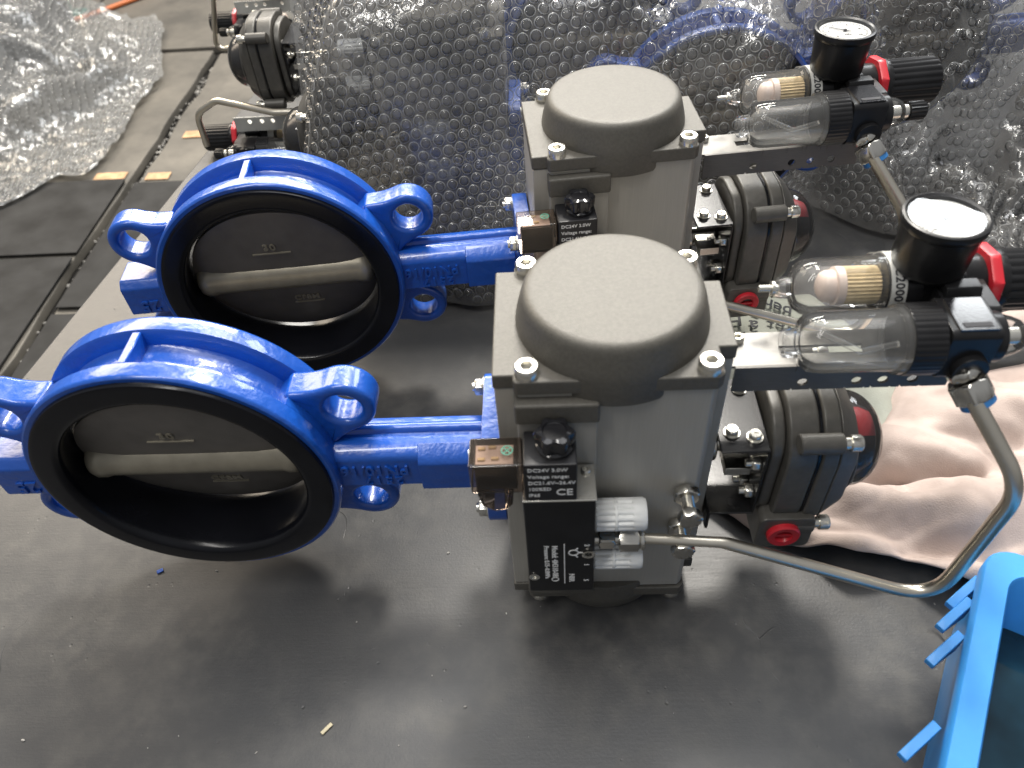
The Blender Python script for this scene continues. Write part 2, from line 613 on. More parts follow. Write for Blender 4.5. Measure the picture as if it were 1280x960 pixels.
# ------------------------------------------------------------------ the setting
# bench top: a slab of worn black rubber, its left edge turned 8 degrees from the valves' row
SL = 0.1415
bm = newbm()
edge = lambda y: -0.7415 + SL * y
outline = [(edge(-0.5), -0.5), (1.35, -0.5), (1.35, 2.1), (edge(2.1), 2.1)]
prism(bm, outline, -0.03, 0.0)
bench = finish('bench_top', bm, 'bench', bev=0.004, seg=3)
tag(bench, kind='structure')
bm = newbm()
ol = [(edge(-0.45) + 0.04, -0.45), (1.30, -0.45), (1.30, 2.05), (edge(2.05) + 0.04, 2.05)]
prism(bm, ol, -0.09, -0.0305)
finish('bench_rail', bm, 'frame', bench, bev=0.003)
for (lx, ly) in ((-0.70, -0.4), (1.25, -0.4), (1.25, 2.0), (-0.36, 2.0)):
    bm = newbm()
    box(bm, lx - 0.03, lx + 0.03, ly - 0.03, ly + 0.03, -0.75, -0.0905)
    finish('bench_leg', bm, 'frame', bench, bev=0.003)

FZ = -0.75
bm = newbm()
box(bm, -9, 7, -4, 12, FZ - 0.10, FZ - 0.035)
ground = finish('floor', bm, 'ground', smooth=False)
tag(ground, kind='structure')
# concrete slabs of the floor with open joints between them
rnd = random.Random(3)
for (x0, x1, y0, y1) in ((-4.6, -1.53, -3, 3.12), (-1.485, 6, -3, 3.08), (-4.6, -2.35, 3.17, 8.5), (-2.33, 0.6, 3.16, 8.5), (0.63, 6, 3.16, 8.5), (-8.5, -4.63, -3, 8.5)):
    bm = newbm()
    box(bm, x0, x1, y0, y1, FZ - 0.034, FZ)
    # uneven worn edges along the drain joint
    if x1 == -1.53 or x0 == -1.485:
        bmesh.ops.subdivide_edges(bm, edges=[e for e in bm.edges if abs((e.verts[0].co - e.verts[1].co).y) > 1], cuts=60)
        for v in bm.verts:
            if abs(v.co.x + 1.53) < 1e-4 or abs(v.co.x + 1.485) < 1e-4:
                v.co.x += 0.026 * noise.noise(Vector((0, v.co.y * 5, v.co.x * 9)))
    finish('slab', bm, 'slab', ground, bev=0.006, seg=2)

# black rubber mats on the floor
for i, (x0, x1, y0, y1, lab) in enumerate((
        (-3.0, -1.533, 1.57, 2.005, 'black rubber floor mat under the hem of the draped bubble wrap'),
        (-3.0, -1.535, 0.2, 1.545, 'black rubber floor mat left of the drain joint, nearest the camera'),
        (-1.485, -0.72, 1.30, 1.975, 'black rubber floor mat between the drain joint and the bench edge'),
        (-1.484, -0.80, 0.1, 1.27, 'black rubber floor mat under the bench edge beside the blue valves'))):
    bm = newbm()
    v = box(bm, x0, x1, y0, y1, FZ + 0.004, FZ + 0.014)
    for q in v:
        q.co.x += rnd.uniform(-0.004, 0.004)
        q.co.y += rnd.uniform(-0.006, 0.006)
    tag(finish('floor_mat', bm, 'mat_floor', bev=0.003), lab, 'floor mat', 'black rubber mats on the floor')
for (x0, x1, y0, y1, lab) in ((-1.66, -1.545, 2.02, 2.065, 'worn orange floor stripe, sunlight painted in, left of the drain joint'),
                              (-1.465, -1.38, 2.005, 2.05, 'short worn orange floor stripe, sunlight painted in, right of the drain joint'),
                              (-1.42, -1.31, 2.30, 2.35, 'worn orange stripe on concrete, sunlight painted in, near the bench corner')):
    bm = newbm()  # thin strips that paint the sunlit, worn stripes onto the floor
    box(bm, x0, x1, y0, y1, FZ + 0.003, FZ + 0.005)
    tag(finish('sunlit_stripe', bm, 'orange', smooth=False), lab, 'tape', 'sunlit orange floor stripes')
bm = newbm()
for i in range(260):
    y = rnd.uniform(0.9, 3.0)
    x = -1.507 + rnd.gauss(0, 0.012)
    s = rnd.uniform(0.002, 0.009)
    bmesh.ops.create_icosphere(bm, subdivisions=1, radius=s, matrix=Matrix.Translation((x, y, FZ - 0.03 + s * 0.6)) @ Matrix.Rotation(rnd.random() * 6, 4, 'X') @ Matrix.Diagonal((1, rnd.uniform(.5, 1.5), .6, 1)))
tag(finish('gutter_debris', bm, 'grit', smooth=False), 'grit and swarf lying in the dark floor joint', None, None, 'stuff')
# round stamped ring mark in the slab left of the joint
bm = newbm()
for (cx, cy_, r) in ((-1.72, 2.74, 0.045), (-1.76, 2.66, 0.04)):
    lathe(bm, [(r, 0), (r + 0.008, 0.0), (r + 0.008, 0.003), (r, 0.003)], (cx, cy_, FZ + 0.001), 'z', 28, closed=True)
finish('stamped_ring', bm, 'slab', ground)


# ------------------------------------------------------------------ one actuated butterfly valve
H = 0.1649            # height of the stem axis
VX, VY = -0.3384, 0.0035   # ring centre


def ring_point(a, r):
    return VX + r * math.cos(a), H + r * math.sin(a)


def build_valve():
    root = empty('actuated_butterfly_valve')
    # --- cast body: two rims with a channel between, neck, mounting flange, bottom boss
    bm = newbm()
    c = (VX, VY, H)
    prof = [(0.100, -0.0310), (0.1210, -0.0325), (0.1226, -0.0312), (0.123, -0.0295), (0.1226, -0.0175), (0.1208, -0.0160), (0.1095, -0.0140), (0.1080, -0.0120),
            (0.1080, 0.0120), (0.1095, 0.0140), (0.1208, 0.0160), (0.1226, 0.0175), (0.123, 0.0295), (0.1226, 0.0312), (0.1210, 0.0325), (0.100, 0.0310)]
    lathe(bm, prof, c, 'y', 128, closed=True)
    for mid in (0.0, PI):          # solid sectors where the lugs and stem boss sit
        lathe(bm, [(0.104, -0.0168), (0.1222, -0.0168), (0.1222, 0.0168), (0.104, 0.0168)], c, 'y', 26, closed=True, ang=(mid - R(37), mid + R(37)))
    for a in (R(94), R(-86)):      # cross ribs in the channel
        bm2 = newbm()
        box(bm2, -0.0036, 0.0036, -0.0165, 0.0165, 0.104, 0.1216)
        Mx = Matrix.Translation(c) @ Matrix.Rotation(PI / 2 - a, 4, 'Y')
        me = bpy.data.meshes.new('t')
        bmesh.ops.bevel(bm2, geom=bm2.edges[:], offset=0.001, segments=1, affect='EDGES')
        place(bm2, bm2.verts, Mx)
        bm2.to_mesh(me)
        bm2.free()
        bm.from_mesh(me)
        bpy.data.meshes.remove(me)
    body = finish('valve_body', bm, 'blue', root)

    bm = newbm()
    pr_ = [(-0.0215, -0.0200), (-0.0205, -0.0212), (0.018, -0.0212), (0.0205, -0.018), (0.0205, 0.0150), (0.0180, 0.0175), (0.0100, 0.0180)]
    pr_ += [(0.0055 + 0.0052 * math.cos(t), 0.0185 + 0.0052 * math.sin(t)) for t in (R(0), R(35), R(70), R(105), R(140), R(175))]
    pr_ += [(-0.004, 0.0185), (-0.0110, 0.0190), (-0.0190, 0.0150), (-0.0215, 0.0095)]
    prism(bm, [(VY * 0.3 + y, H + z) for y, z in pr_], -0.2245, -0.0955, 'x')
    neck = finish('neck', bm, 'blue', body, bev=0.0008, seg=2, ang=50)
    bm = newbm()
    prism(bm, [(-0.0245, H - 0.0225), (-0.010, H - 0.0225), (-0.010, H + 0.0205), (-0.0205, H + 0.0150), (-0.0245, H + 0.0095)], -0.150, -0.0990, 'x')
    finish('step_plate', bm, 'blue', body, bev=0.0012)
    bm = newbm()
    prism(bm, rrect(-0.046, 0.046, H - 0.046, H + 0.046, 0.012), -0.0965, -0.0812, 'x')
    finish('mounting_flange', bm, 'blue', body, bev=0.0012)
    bm = newbm()
    pb = [(-0.0215, -0.0200), (0.018, -0.0212), (0.0205, -0.018), (0.0205, 0.0150), (0.0180, 0.0200), (-0.0150, 0.0200), (-0.0215, 0.0130)]
    prism(bm, [(y, H + z) for y, z in pb], -0.5030, -0.4510, 'x')
    finish('bottom_boss', bm, 'blue', body, bev=0.0018, ang=25)
    # --- lugs
    for mid, sgn in ((0, 1), (0, -1), (PI, 1), (PI, -1)):
        a = mid + sgn * R(22.8)
        lx, lz = ring_point(a, 0.1475)
        N = 56
        outer, inner = [], []
        for i in range(N):
            th = 2 * PI * i / N
            ct, st = math.cos(th), math.sin(th)
            hw = 0.0250
            if ct >= 0:
                r = hw
            else:
                r = min(hw / max(abs(st), 1e-6), 0.034 / max(-ct, 1e-6))
                r = r * (1 + 0.0 * ct)
            px, pz = r * ct, r * st
            if ct < 0:
                pz *= 1 + 0.38 * (min(1, -px / 0.034)) ** 2
            outer.append((lx + math.cos(a) * px - math.sin(a) * pz, lz + math.sin(a) * px + math.cos(a) * pz))
            q = 0.0143
            inner.append((lx + math.cos(a) * q * ct - math.sin(a) * q * st, lz + math.sin(a) * q * ct + math.cos(a) * q * st))
        bm = newbm()
        holed(bm, outer, inner, -0.0065, 0.0205, 'y')
        finish('lug', bm, 'blue', body, bev=0.0058, seg=4, ang=50)
    # --- raised cast letters (this body is cast upside down from the camera)
    bm = newbm()
    add_text(bm, 'PN10/16', 0.0150, front(-0.1865, -0.0205, H + 0.0005, PI), extrude=0.0020, spacing=1.05, bold=0.0003)
    finish('raised_lettering', bm, 'blue', body, smooth=False)
    bm = newbm()
    add_text(bm, '2517', 0.0135, front(-0.1810, -0.0205, H - 0.0125, PI), extrude=0.0020, spacing=1.25, bold=0.0003)
    finish('raised_lettering', bm, 'blue', body, smooth=False)
    bm = newbm()
    add_text(bm, '25', 0.019, front(-0.4800, -0.0212, H - 0.0090, PI), extrude=0.0020, spacing=1.1, bold=0.0004)
    finish('raised_lettering', bm, 'blue', body, smooth=False)
    # --- flange bolts
    for sy_ in (-1, 1):
        for sz in (-1, 1):
            bm = newbm()
            cc = (0, sy_ * 0.0350, H + sz * 0.0350)
            hexnut(bm, cc, 'x', -0.1045, -0.0975, 0.0068, 0.3)
            cyl(bm, cc, 'x', -0.1065, -0.0812, 0.0039, 12)
            cyl(bm, cc, 'x', -0.0975, -0.0966, 0.0088, 20)
            finish('flange_bolt', bm, 'screw', root)
    # --- rubber seat
    bm = newbm()
    sp = [(0.0945, -0.0260), (0.0952, -0.0325), (0.0975, -0.0352), (0.1010, -0.0362), (0.1070, -0.0350), (0.1130, -0.0362), (0.1165, -0.0352), (0.1176, -0.0325), (0.1176, -0.0305), (0.1015, -0.0300)]
    lathe(bm, sp + [(r, -t) for r, t in sp[::-1]], c, 'y', 128, closed=True)
    finish('rubber_seat', bm, 'rubber', root)
    # --- disc, slightly open
    tilt = R(15)
    Mt = Matrix.Translation(c) @ Matrix.Rotation(tilt, 4, 'X')

    bm = newbm()
    dp = [(0, -0.0085), (0.058, -0.0080), (0.082, -0.0058), (0.0905, -0.0040), (0.0930, -0.0030), (0.0935, 0.0), (0.0930, 0.0030), (0.0905, 0.0040), (0.082, 0.0058), (0.058, 0.0080), (0, 0.0085)]
    lathe(bm, dp, (0, 0, 0), 'y', 96)
    place(bm, bm.verts, Mt)
    disc = finish('disc', bm, 'disc', root)
    bm = newbm()
    hp = [(0, -0.0915), (0.0120, -0.0915), (0.0160, -0.0890), (0.0185, -0.084), (0.0185, -0.078), (0.0172, -0.073), (0.0172, 0.073), (0.0185, 0.078), (0.0185, 0.084), (0.0160, 0.0890), (0.0120, 0.0915), (0, 0.0915)]
    lathe(bm, hp, (0, 0, 0), 'x', 40)
    for v in bm.verts:
        v.co.y *= 1.05
    place(bm, bm.verts, Mt)
    finish('disc_hub', bm, 'hub', disc)
    bm = newbm()
    ft = front(-0.004, -0.0082, 0.0490)
    add_text(bm, '30', 0.0120, lambda v: Mt @ ft(v), extrude=0.0010, spacing=1.15, bold=0.0003)
    def underline(u, w_, z):
        place(bm, box(bm, u - w_, u + w_, -0.0096, -0.0070, z - 0.0007, z + 0.0007), Mt)
    underline(-0.004, 0.019, 0.0405)
    finish('raised_lettering', bm, 'hub', disc, smooth=False)
    bm = newbm()
    ft2 = front(0.011, -0.0084, -0.0365)
    add_text(bm, 'CF8M', 0.0105, lambda v: Mt @ ft2(v), extrude=0.0010, spacing=1.1, bold=0.0003)
    underline(0.012, 0.016, -0.0440)
    finish('raised_lettering', bm, 'hub', disc, smooth=False)

    # --- actuator body (extruded profile standing on its end cap)
    def fullprofile(hx, hy, lp, rp):
        """outline of body plus left and right pads, anticlockwise from front left"""
        r = 0.005
        o = []
        o += [(-hx + 0.002, -hy), (hx - 0.004, -hy), (hx, -hy + 0.004)]
        o += [(hx, rp[0]), (rp[2], rp[0]), (rp[2], rp[1]), (hx, rp[1])]
        o += [(hx, hy - 0.004), (hx - 0.004, hy), (-hx + 0.004, hy), (-hx, hy - 0.004)]
        o += [(-hx, lp[1]), (lp[2], lp[1]), (lp[2], lp[0]), (-hx, lp[0]), (-hx, -hy + 0.002)]
        return o
    bm = newbm()
    prism(bm, fullprofile(0.0655, 0.0585, (-0.0535, 0.0515, -0.0800), (-0.0330, 0.0330, 0.0785)), 0.0395, 0.2903)
    act = finish('actuator_body', bm, 'body', root, bev=0.0016)
    bm = newbm()
    box(bm, -0.0662, -0.0125, -0.0635, -0.0560, 0.0625, 0.2675)
    finish('mounting_pad', bm, 'body', act, bev=0.0018)
    # --- end caps
    for top in (True, False):
        zf = (lambda z: z) if top else (lambda z: 2 * H - z)
        bm = newbm()
        prism(bm, fullprofile(0.0672, 0.0612, (-0.0545, 0.0525, -0.0808), (-0.0338, 0.0338, 0.0793)), zf(0.2908), zf(0.3030))
        cap = finish('end_cap', bm, 'cast', root, bev=0.0022, seg=3)
        bm = newbm()
        lathe(bm, [(0.0648, zf(0.2820)), (0.0655, zf(0.2850)), (0.0657, zf(0.3020)), (0.0655, zf(0.3060)), (0.0645, zf(0.3110)), (0.0617, zf(0.3220)), (0.0609, zf(0.3245)), (0.0598, zf(0.3268)), (0.0582, zf(0.3286)), (0.0562, zf(0.3296)), (0.0542, zf(0.32985)), (0.048, zf(0.32995)), (0, zf(0.3300))], (0, 0, 0), 'z', 96)
        lathe(bm, [(0, zf(0.2820)), (0.0648, zf(0.2820))], (0, 0, 0), 'z', 96)
        finish('cap_dome', bm, 'cast', cap)
        bm = newbm()
        z0, z1 = sorted((zf(0.2685), zf(0.2868)))
        box(bm, -0.0672, -0.0115, -0.0672, -0.0500, z0, z1)
        finish('cap_step', bm, 'cast', cap, bev=0.0020, seg=3)
        # webs and screw pads
        for sx_ in (-1, 1):
            for sy_ in (-1, 1):
                bm = newbm()
                socket_screw(bm, (sx_ * 0.058, sy_ * 0.053, 0), 'z', zf(0.3025), zf(0.3106), 0.0081)
                finish('cap_screw', bm, 'screw', cap)
    # --- travel stop bolts on the front
    for (bx, bz, ln) in ((0.0545, 0.1800, 1.0), (0.0535, 0.1370, 1.0)):
        bm = newbm()
        cc = (bx, 0, bz)
        cyl(bm, cc, 'y', -0.0800, -0.0585, 0.0042, 14)
        for k in range(9):
            lathe(bm, [(0.0041, -0.0770 + k * 0.0014), (0.0050, -0.0763 + k * 0.0014), (0.0041, -0.0756 + k * 0.0014)], cc, 'y', 14)
        hexnut(bm, cc, 'y', -0.0865, -0.0790, 0.0080, 0.2)
        sb = finish('stop_bolt', bm, 'steel', root)
        bm = newbm()
        hexnut(bm, cc, 'y', -0.0665, -0.0592, 0.0090, 0.45)
        finish('lock_nut', bm, 'steel', sb)

    # --- solenoid valve on the front left
    bm = newbm()
    box(bm, -0.0645, -0.0145, -0.0950, -0.0640, 0.0990, 0.2200)
    sol = finish('solenoid_valve', bm, 'black', root, bev=0.0016)
    bm = newbm()
    box(bm, -0.0648, -0.0142, -0.0950, -0.0642, 0.2203, 0.2222)
    finish('end_plate', bm, 'screw', sol, bev=0.0005, seg=1)
    bm = newbm()
    socket_screw(bm, (-0.0205, -0.0705, 0), 'z', 0.2223, 0.2250, 0.0036)
    finish('plate_screw', bm, 'screw', sol)
    bm = newbm()
    for (x, z) in ((-0.0600, 0.1230),):
        lathe(bm, [(0.0024, 0), (0.0040, 0), (0.0042, -0.0008), (0.0024, -0.0008)], (x, -0.0953, z), 'y', 20, closed=True)
        cyl(bm, (x, -0.0953, z), 'y', 0.0, 0.0006, 0.0024, 12)
    finish('body_screw', bm, 'screw', sol)
    bm = newbm()
    cyl(bm, (-0.0290, 0, 0), 'z', 0.0955, 0.0990, 0.0038, 14)
    finish('override_button', bm, 'black', sol)
    # printed marks on the body, running downwards
    bm = newbm()
    ry = -PI / 2
    yb = -0.0953
    add_text(bm, 'Model: 4M310-08', 0.0062, front(-0.0440, yb, 0.1440, ry), extrude=0.0001, bold=0.0001)
    add_text(bm, 'Pressure: 0.15~0.8MPa', 0.0050, front(-0.0500, yb, 0.1430, ry), extrude=0.0001, bold=0.0001)
    add_text(bm, 'NBR', 0.0060, front(-0.0315, yb, 0.1200, ry), extrude=0.0001, bold=0.0001)
    box(bm, -0.0372, -0.0364, yb - 0.0001, yb + 0.0003, 0.1120, 0.1680)
    # little emblem: a ring with two rays
    lathe(bm, [(0.0030, 0), (0.0040, 0), (0.0040, 0.0003), (0.0030, 0.0003)], (-0.0300, yb, 0.1560), 'y', 24, closed=True)
    for a in (R(65), R(-65), 0):
        vs = box(bm, 0.0036, 0.0070, -0.0001, 0.0003, -0.0006, 0.0006)
        place(bm, vs, Matrix.Translation((-0.0300, yb, 0.1560)) @ Matrix.Rotation(a, 4, 'Y'))
    lathe(bm, [(0.0022, 0), (0.0030, 0), (0.0030, 0.0003), (0.0022, 0.0003)], (-0.0440, yb, 0.1180), 'y', 20, closed=True)
    for t, z in (('3', 0.1660), ('1', 0.1390), ('5', 0.1160)):
        add_text(bm, t, 0.0055, front(-0.0205, yb, z, ry), extrude=0.0001, bold=0.0001)
    finish('printed_marks', bm, 'white', sol, smooth=False)
    bm = newbm()
    lathe(bm, [(0.0026, 0), (0.0048, 0), (0.0050, -0.0012), (0.0040, -0.0016), (0.0026, -0.0010)], (-0.0190, -0.0952, 0.1545), 'y', 24, closed=True)
    finish('port_ring', bm, 'steel', sol)
    # coil, with nut and plug
    bm = newbm()
    box(bm, -0.0625, -0.0275, -0.0948, -0.0655, 0.2223, 0.2615)
    coil = finish('coil', bm, 'coilblack', root, bev=0.0014)
    bm = newbm()
    for k, (s_, sz) in enumerate((('DC24V 3.0W', 0.0046), ('Voltage range:', 0.0046), ('DC21.6V~26.4V', 0.0046), ('100%ED', 0.0044), ('IP65', 0.0044))):
        add_text(bm, s_, sz, front(-0.0600, -0.0950, 0.2560 - k * 0.0068), extrude=0.0001, align='LEFT', spacing=1.02, bold=0.00006)
    add_text(bm, 'CE', 0.0095, front(-0.0360, -0.0950, 0.2318), extrude=0.0001, spacing=1.0, bold=0.0001)
    finish('coil_label', bm, 'white', coil, smooth=False)
    bm = newbm()
    wav = lambda r0, d: (lambda th: r0 + d * math.cos(6 * th))
    lathe(bm, [(0, 0.2615), (0.0120, 0.2615), (0.0125, 0.2645), (0.0108, 0.2655), (wav(0.0120, 0.0014), 0.2670), (wav(0.0122, 0.0017), 0.2745), (wav(0.0110, 0.0014), 0.2768), (0.0082, 0.2775), (0.0074, 0.2760), (0, 0.2760)], (-0.0415, -0.0790, 0), 'z', 48)
    finish('coil_nut', bm, 'glossblack', coil)
    bm = newbm()
    box(bm, -0.0985, -0.0632, -0.0930, -0.0680, 0.2290, 0.2590)
    plug = finish('cable_plug', bm, 'smoke', coil, bev=0.0018)
    bm = newbm()
    prism(bm, [(-0.0960, 0.2285), (-0.0700, 0.2285), (-0.0715, 0.2120), (-0.0760, 0.2060), (-0.0840, 0.2040), (-0.0930, 0.2110)], -0.0905, -0.0715, 'y')
    finish('cable_gland', bm, 'smoke', coil, bev=0.0016)
    bm = newbm()
    box(bm, -0.0950, -0.0670, -0.0900, -0.0710, 0.2300, 0.2545)
    finish('plug_core', bm, 'black', coil, bev=0.001)
    bm = newbm()
    box(bm, -0.0940, -0.0690, -0.0885, -0.0725, 0.2546, 0.2560)
    finish('circuit_board', bm, 'pinkplastic', coil, bev=0.0004, seg=1)
    bm = newbm()
    for (x, y) in ((-0.090, -0.085), (-0.090, -0.076), (-0.081, -0.0845), (-0.083, -0.075)):
        box(bm, x - 0.0025, x + 0.0025, y - 0.0012, y + 0.0012, 0.2560, 0.2575)
    finish('terminal', bm, 'brass', coil, bev=0.0003, seg=1)
    bm = newbm()
    lathe(bm, [(0.0032, 0), (0.0040, 0), (0.0040, 0.0002), (0.0032, 0.0002)], (-0.0730, -0.0800, 0.2592), 'z', 24, closed=True)
    for a in (R(45), R(-45)):
        vs = box(bm, -0.0030, 0.0030, -0.0004, 0.0004, 0, 0.0002)
        place(bm, vs, Matrix.Translation((-0.0730, -0.0800, 0.2592)) @ Matrix.Rotation(a, 4, 'Z'))
    finish('plug_mark', bm, 'greenink', coil, smooth=False)
    # mufflers
    for mz in (0.1770, 0.1235):
        bm = newbm()
        cc = (0, -0.0765, mz)
        rib = lambda r0: (lambda th: r0 - 0.0019 * (0.5 + 0.5 * math.cos(14 * th)) ** 3)
        lathe(bm, [(0, -0.0145), (0.0110, -0.0145), (0.0122, -0.0130), (rib(0.0122), -0.0120), (rib(0.0122), 0.0000), (0.0123, 0.0006), (0.0123, 0.0020), (rib(0.0122), 0.0026), (rib(0.0122), 0.0130), (0.0123, 0.0140), (0.0123, 0.0215), (0.0112, 0.0235), (0, 0.0235)], cc, 'x', 84)
        finish('muffler', bm, 'muffler', sol)
    # --- steel tube from the solenoid valve to the lubricator head
    fz = 0.1500
    py = -0.0800
    bm = newbm()
    path = fillet_path([(0.0200, py, fz), (0.0830, -0.0830, 0.1460), (0.2480, -0.1020, 0.0880), (0.2560, -0.1020, 0.2330), (0.2225, -0.0660, 0.2800)], [0.03, 0.030, 0.05], 10)
    tube(bm, path, [0.0042 + 0.0013 * min(1, i / 22) for i in range(len(path))], 16)
    pipe = finish('air_tube', bm, 'tube', root)
    bm = newbm()
    cyl(bm, (0, py, fz), 'x', -0.0145, 0.0200, 0.0040, 16)
    hexnut(bm, (0, py, fz), 'x', -0.0105, 0.0015, 0.0070, 0.2)
    hexnut(bm, (0, py, fz), 'x', 0.0042, 0.0195, 0.0088, 0.5)
    lathe(bm, [(0.0042, 0.0195), (0.0080, 0.0195), (0.0092, 0.0205), (0.0092, 0.0228), (0.0080, 0.0236), (0.0042, 0.0236)], (0, py, fz), 'x', 24)
    finish('tube_fitting', bm, 'steel', pipe)
    # fitting at the top end, along the tube
    a = Vector((0.2150, -0.0480, 0.2940))
    b = Vector((0.2360, -0.0715, 0.2630))
    d = (b - a).normalized()
    Q = Matrix.Translation(a) @ d.to_track_quat('Z', 'Y').to_matrix().to_4x4()
    bm = newbm()
    lathe(bm, [(0, -0.004), (0.0060, -0.004), (0.0060, 0.006), (0, 0.006)], (0, 0, 0), 'z', 20)
    hexnut(bm, (0, 0, 0), 'z', 0.004, 0.0100, 0.0090, 0.2)
    hexnut(bm, (0, 0, 0), 'z', 0.0115, 0.0260, 0.0115, 0.55)
    place(bm, bm.verts, Q)
    finish('tube_nut', bm, 'steel', pipe)
    bm = newbm()
    lathe(bm, [(0, 0.0258), (0.0108, 0.0258), (0.0108, 0.0300), (0.0090, 0.0312), (0.0046, 0.0312)], (0, 0, 0), 'z', 28)
    place(bm, bm.verts, Q)
    finish('nut_seal', bm, 'bluecap', pipe)

    # --- bracket carrying the limit switch box
    bm = newbm()
    box(bm, 0.0800, 0.1160, -0.0440, 0.0300, H + 0.0380, H + 0.0402)
    box(bm, 0.0800, 0.1160, -0.0440, 0.0300, H - 0.0402, H - 0.0380)
    box(bm, 0.1140, 0.1162, -0.0440, 0.0300, H - 0.0378, H + 0.0378)
    box(bm, 0.0796, 0.0822, -0.0440, -0.0180, H - 0.0600, H - 0.0404)
    br = finish('switch_bracket', bm, 'blackmetal', root, bev=0.0007, seg=1)
    for (x, y, z, top) in ((0.0905, -0.0260, H + 0.0403, 1), (0.1065, -0.0310, H + 0.0403, 1), (0.1040, 0.0180, H + 0.0403, 1)):
        bm = newbm()
        cyl(bm, (x, y, 0), 'z', z, z + 0.0012, 0.0062, 20)
        lathe(bm, [(0, z + 0.0012), (0.0048, z + 0.0012), (0.0048, z + 0.0045), (0.0040, z + 0.0056), (0.0014, z + 0.0056), (0.0010, z + 0.0046), (0, z + 0.0046)], (x, y, 0), 'z', 20)
        finish('bracket_screw', bm, 'screw', br)
    for (y, z) in ((-0.0350, H - 0.0200), (-0.0350, H + 0.0150), (-0.018, H - 0.028)):
        bm = newbm()
        hexnut(bm, (0, y, z), 'x', 0.1075, 0.1138, 0.0052, 0.3)
        cyl(bm, (0, y, z), 'x', 0.1030, 0.1076, 0.0030, 12)
        finish('bracket_nut', bm, 'screw', br)
    bm = newbm()
    cyl(bm, (0, 0, H), 'x', 0.0786, 0.0870, 0.0160, 28, 0.001)
    cyl(bm, (0, 0, H), 'x', 0.0868, 0.1130, 0.0085, 20, 0.001)
    box(bm, 0.0900, 0.1100, -0.0320, 0.000, H - 0.0040, H + 0.0045)
    finish('shaft_coupling', bm, 'steel', br, bev=0.0004, seg=1)
    # --- limit switch box
    def octo(hy, z0, z1, ch):
        return rrect(-hy, hy, z0, z1, ch * 1.55, 8)
    bm = newbm()
    prism(bm, octo(0.0400, H - 0.058, H + 0.056, 0.020), 0.1185, 0.1285, 'x')
    prism(bm, octo(0.0480, H - 0.066, H + 0.063, 0.026), 0.1287, 0.1510, 'x')
    sw = finish('limit_switch_box', bm, 'switch', root, bev=0.0024, seg=3, ang=25)
    bm = newbm()
    prism(bm, octo(0.0470, H - 0.065, H + 0.062, 0.026), 0.1511, 0.1530, 'x')
    finish('gasket', bm, 'rubber', sw)
    bm = newbm()
    prism(bm, octo(0.0490, H - 0.067, H + 0.064, 0.026), 0.1531, 0.1660, 'x')
    prism(bm, octo(0.0490, H - 0.067, H + 0.064, 0.026), 0.1661, 0.1830, 'x', taper=lambda p: (p[0] * 0.86, H + (p[1] - H) * 0.72))
    finish('box_cover', bm, 'switch', sw, bev=0.0022, seg=3, ang=20)
    for sy_ in (-1, 1):
        for sz in (-1, 1):
            y, z = sy_ * 0.0465, H + sz * 0.0500
            bm = newbm()
            cyl(bm, (0, y, z), 'x', 0.1330, 0.1640, 0.0078, 20, 0.0008)
            finish('corner_post', bm, 'switch', sw)
            bm = newbm()
            cyl(bm, (0, y, z), 'x', 0.1640, 0.1690, 0.0046, 16)
            socket_screw(bm, (0, y, z), 'x', 0.1690, 0.1770, 0.0062)
            finish('cover_screw', bm, 'screw', sw)
    for (y, z) in ((-0.030, H + 0.0250), (-0.030, H - 0.0330)):
        bm = newbm()
        cyl(bm, (0, y, z), 'x', 0.1162, 0.1310, 0.0066, 18, 0.0006)
        finish('base_post', bm, 'switch', sw)
    bm = newbm()
    prism(bm, rrect(0.1195, 0.1640, H - 0.0760, H - 0.0360, 0.006), -0.0530, -0.0100, 'y')
    finish('conduit_hub', bm, 'switch', sw, bev=0.0018)
    bm = newbm()
    lathe(bm, [(0, -0.0535), (0.0060, -0.0535), (0.0072, -0.0572), (0.0120, -0.0578), (0.0132, -0.0565), (0.0132, -0.0525)], (0.1400, 0, H - 0.0545), 'y', 32)
    vs = box(bm, 0.1330, 0.1470, -0.0560, -0.0530, H - 0.0557, H - 0.0533)
    finish('red_plug', bm, 'red', sw)
    bm = newbm()
    cyl(bm, (0, 0, H), 'x', 0.1830, 0.1860, 0.0410, 48, 0.001)
    finish('dome_flange', bm, 'switch', sw)
    bm = newbm()
    dp2 = [(0.0385, 0.1862), (0.0385, 0.1890)]
    for k in range(0, 11):
        t = R(90 * k / 10)
        dp2.append((max(0.0385 * math.cos(t), 0) if k < 10 else 0, 0.1890 + 0.0270 * math.sin(t)))
    lathe(bm, dp2, (0, 0, H), 'x', 48)
    finish('indicator_dome', bm, 'dome', sw)
    bm = newbm()
    lathe(bm, [(0, 0.1862), (0.0290, 0.1862), (0.0285, 0.1960), (0.0240, 0.2050), (0, 0.2075)], (0, 0, H), 'x', 32, ang=(R(128), R(435)))
    finish('indicator_drum', bm, 'black', sw)
    bm = newbm()
    lathe(bm, [(0, 0.1862), (0.0290, 0.1862), (0.0285, 0.1960), (0.0240, 0.2050), (0, 0.2075)], (0, 0, H), 'x', 32, ang=(R(75), R(128)))
    finish('indicator_vane', bm, 'darkred', sw)

    # --- steel strip bracket carrying the filter regulator
    ZB = 0.2700
    bm = newbm()
    x0, x1, y0, y1, zt, zb = 0.0806, 0.2330, -0.0200, 0.0130, ZB, ZB - 0.0022
    sx0, sx1, sy0, sy1 = 0.1180, 0.1750, -0.0095, -0.0015
    for (a_, b_, c_, d_) in ((x0, sx0, y0, y1), (sx1, x1, y0, y1), (sx0, sx1, y0, sy0), (sx0, sx1, sy1, y1)):
        box(bm, a_, b_, c_, d_, zb, zt)
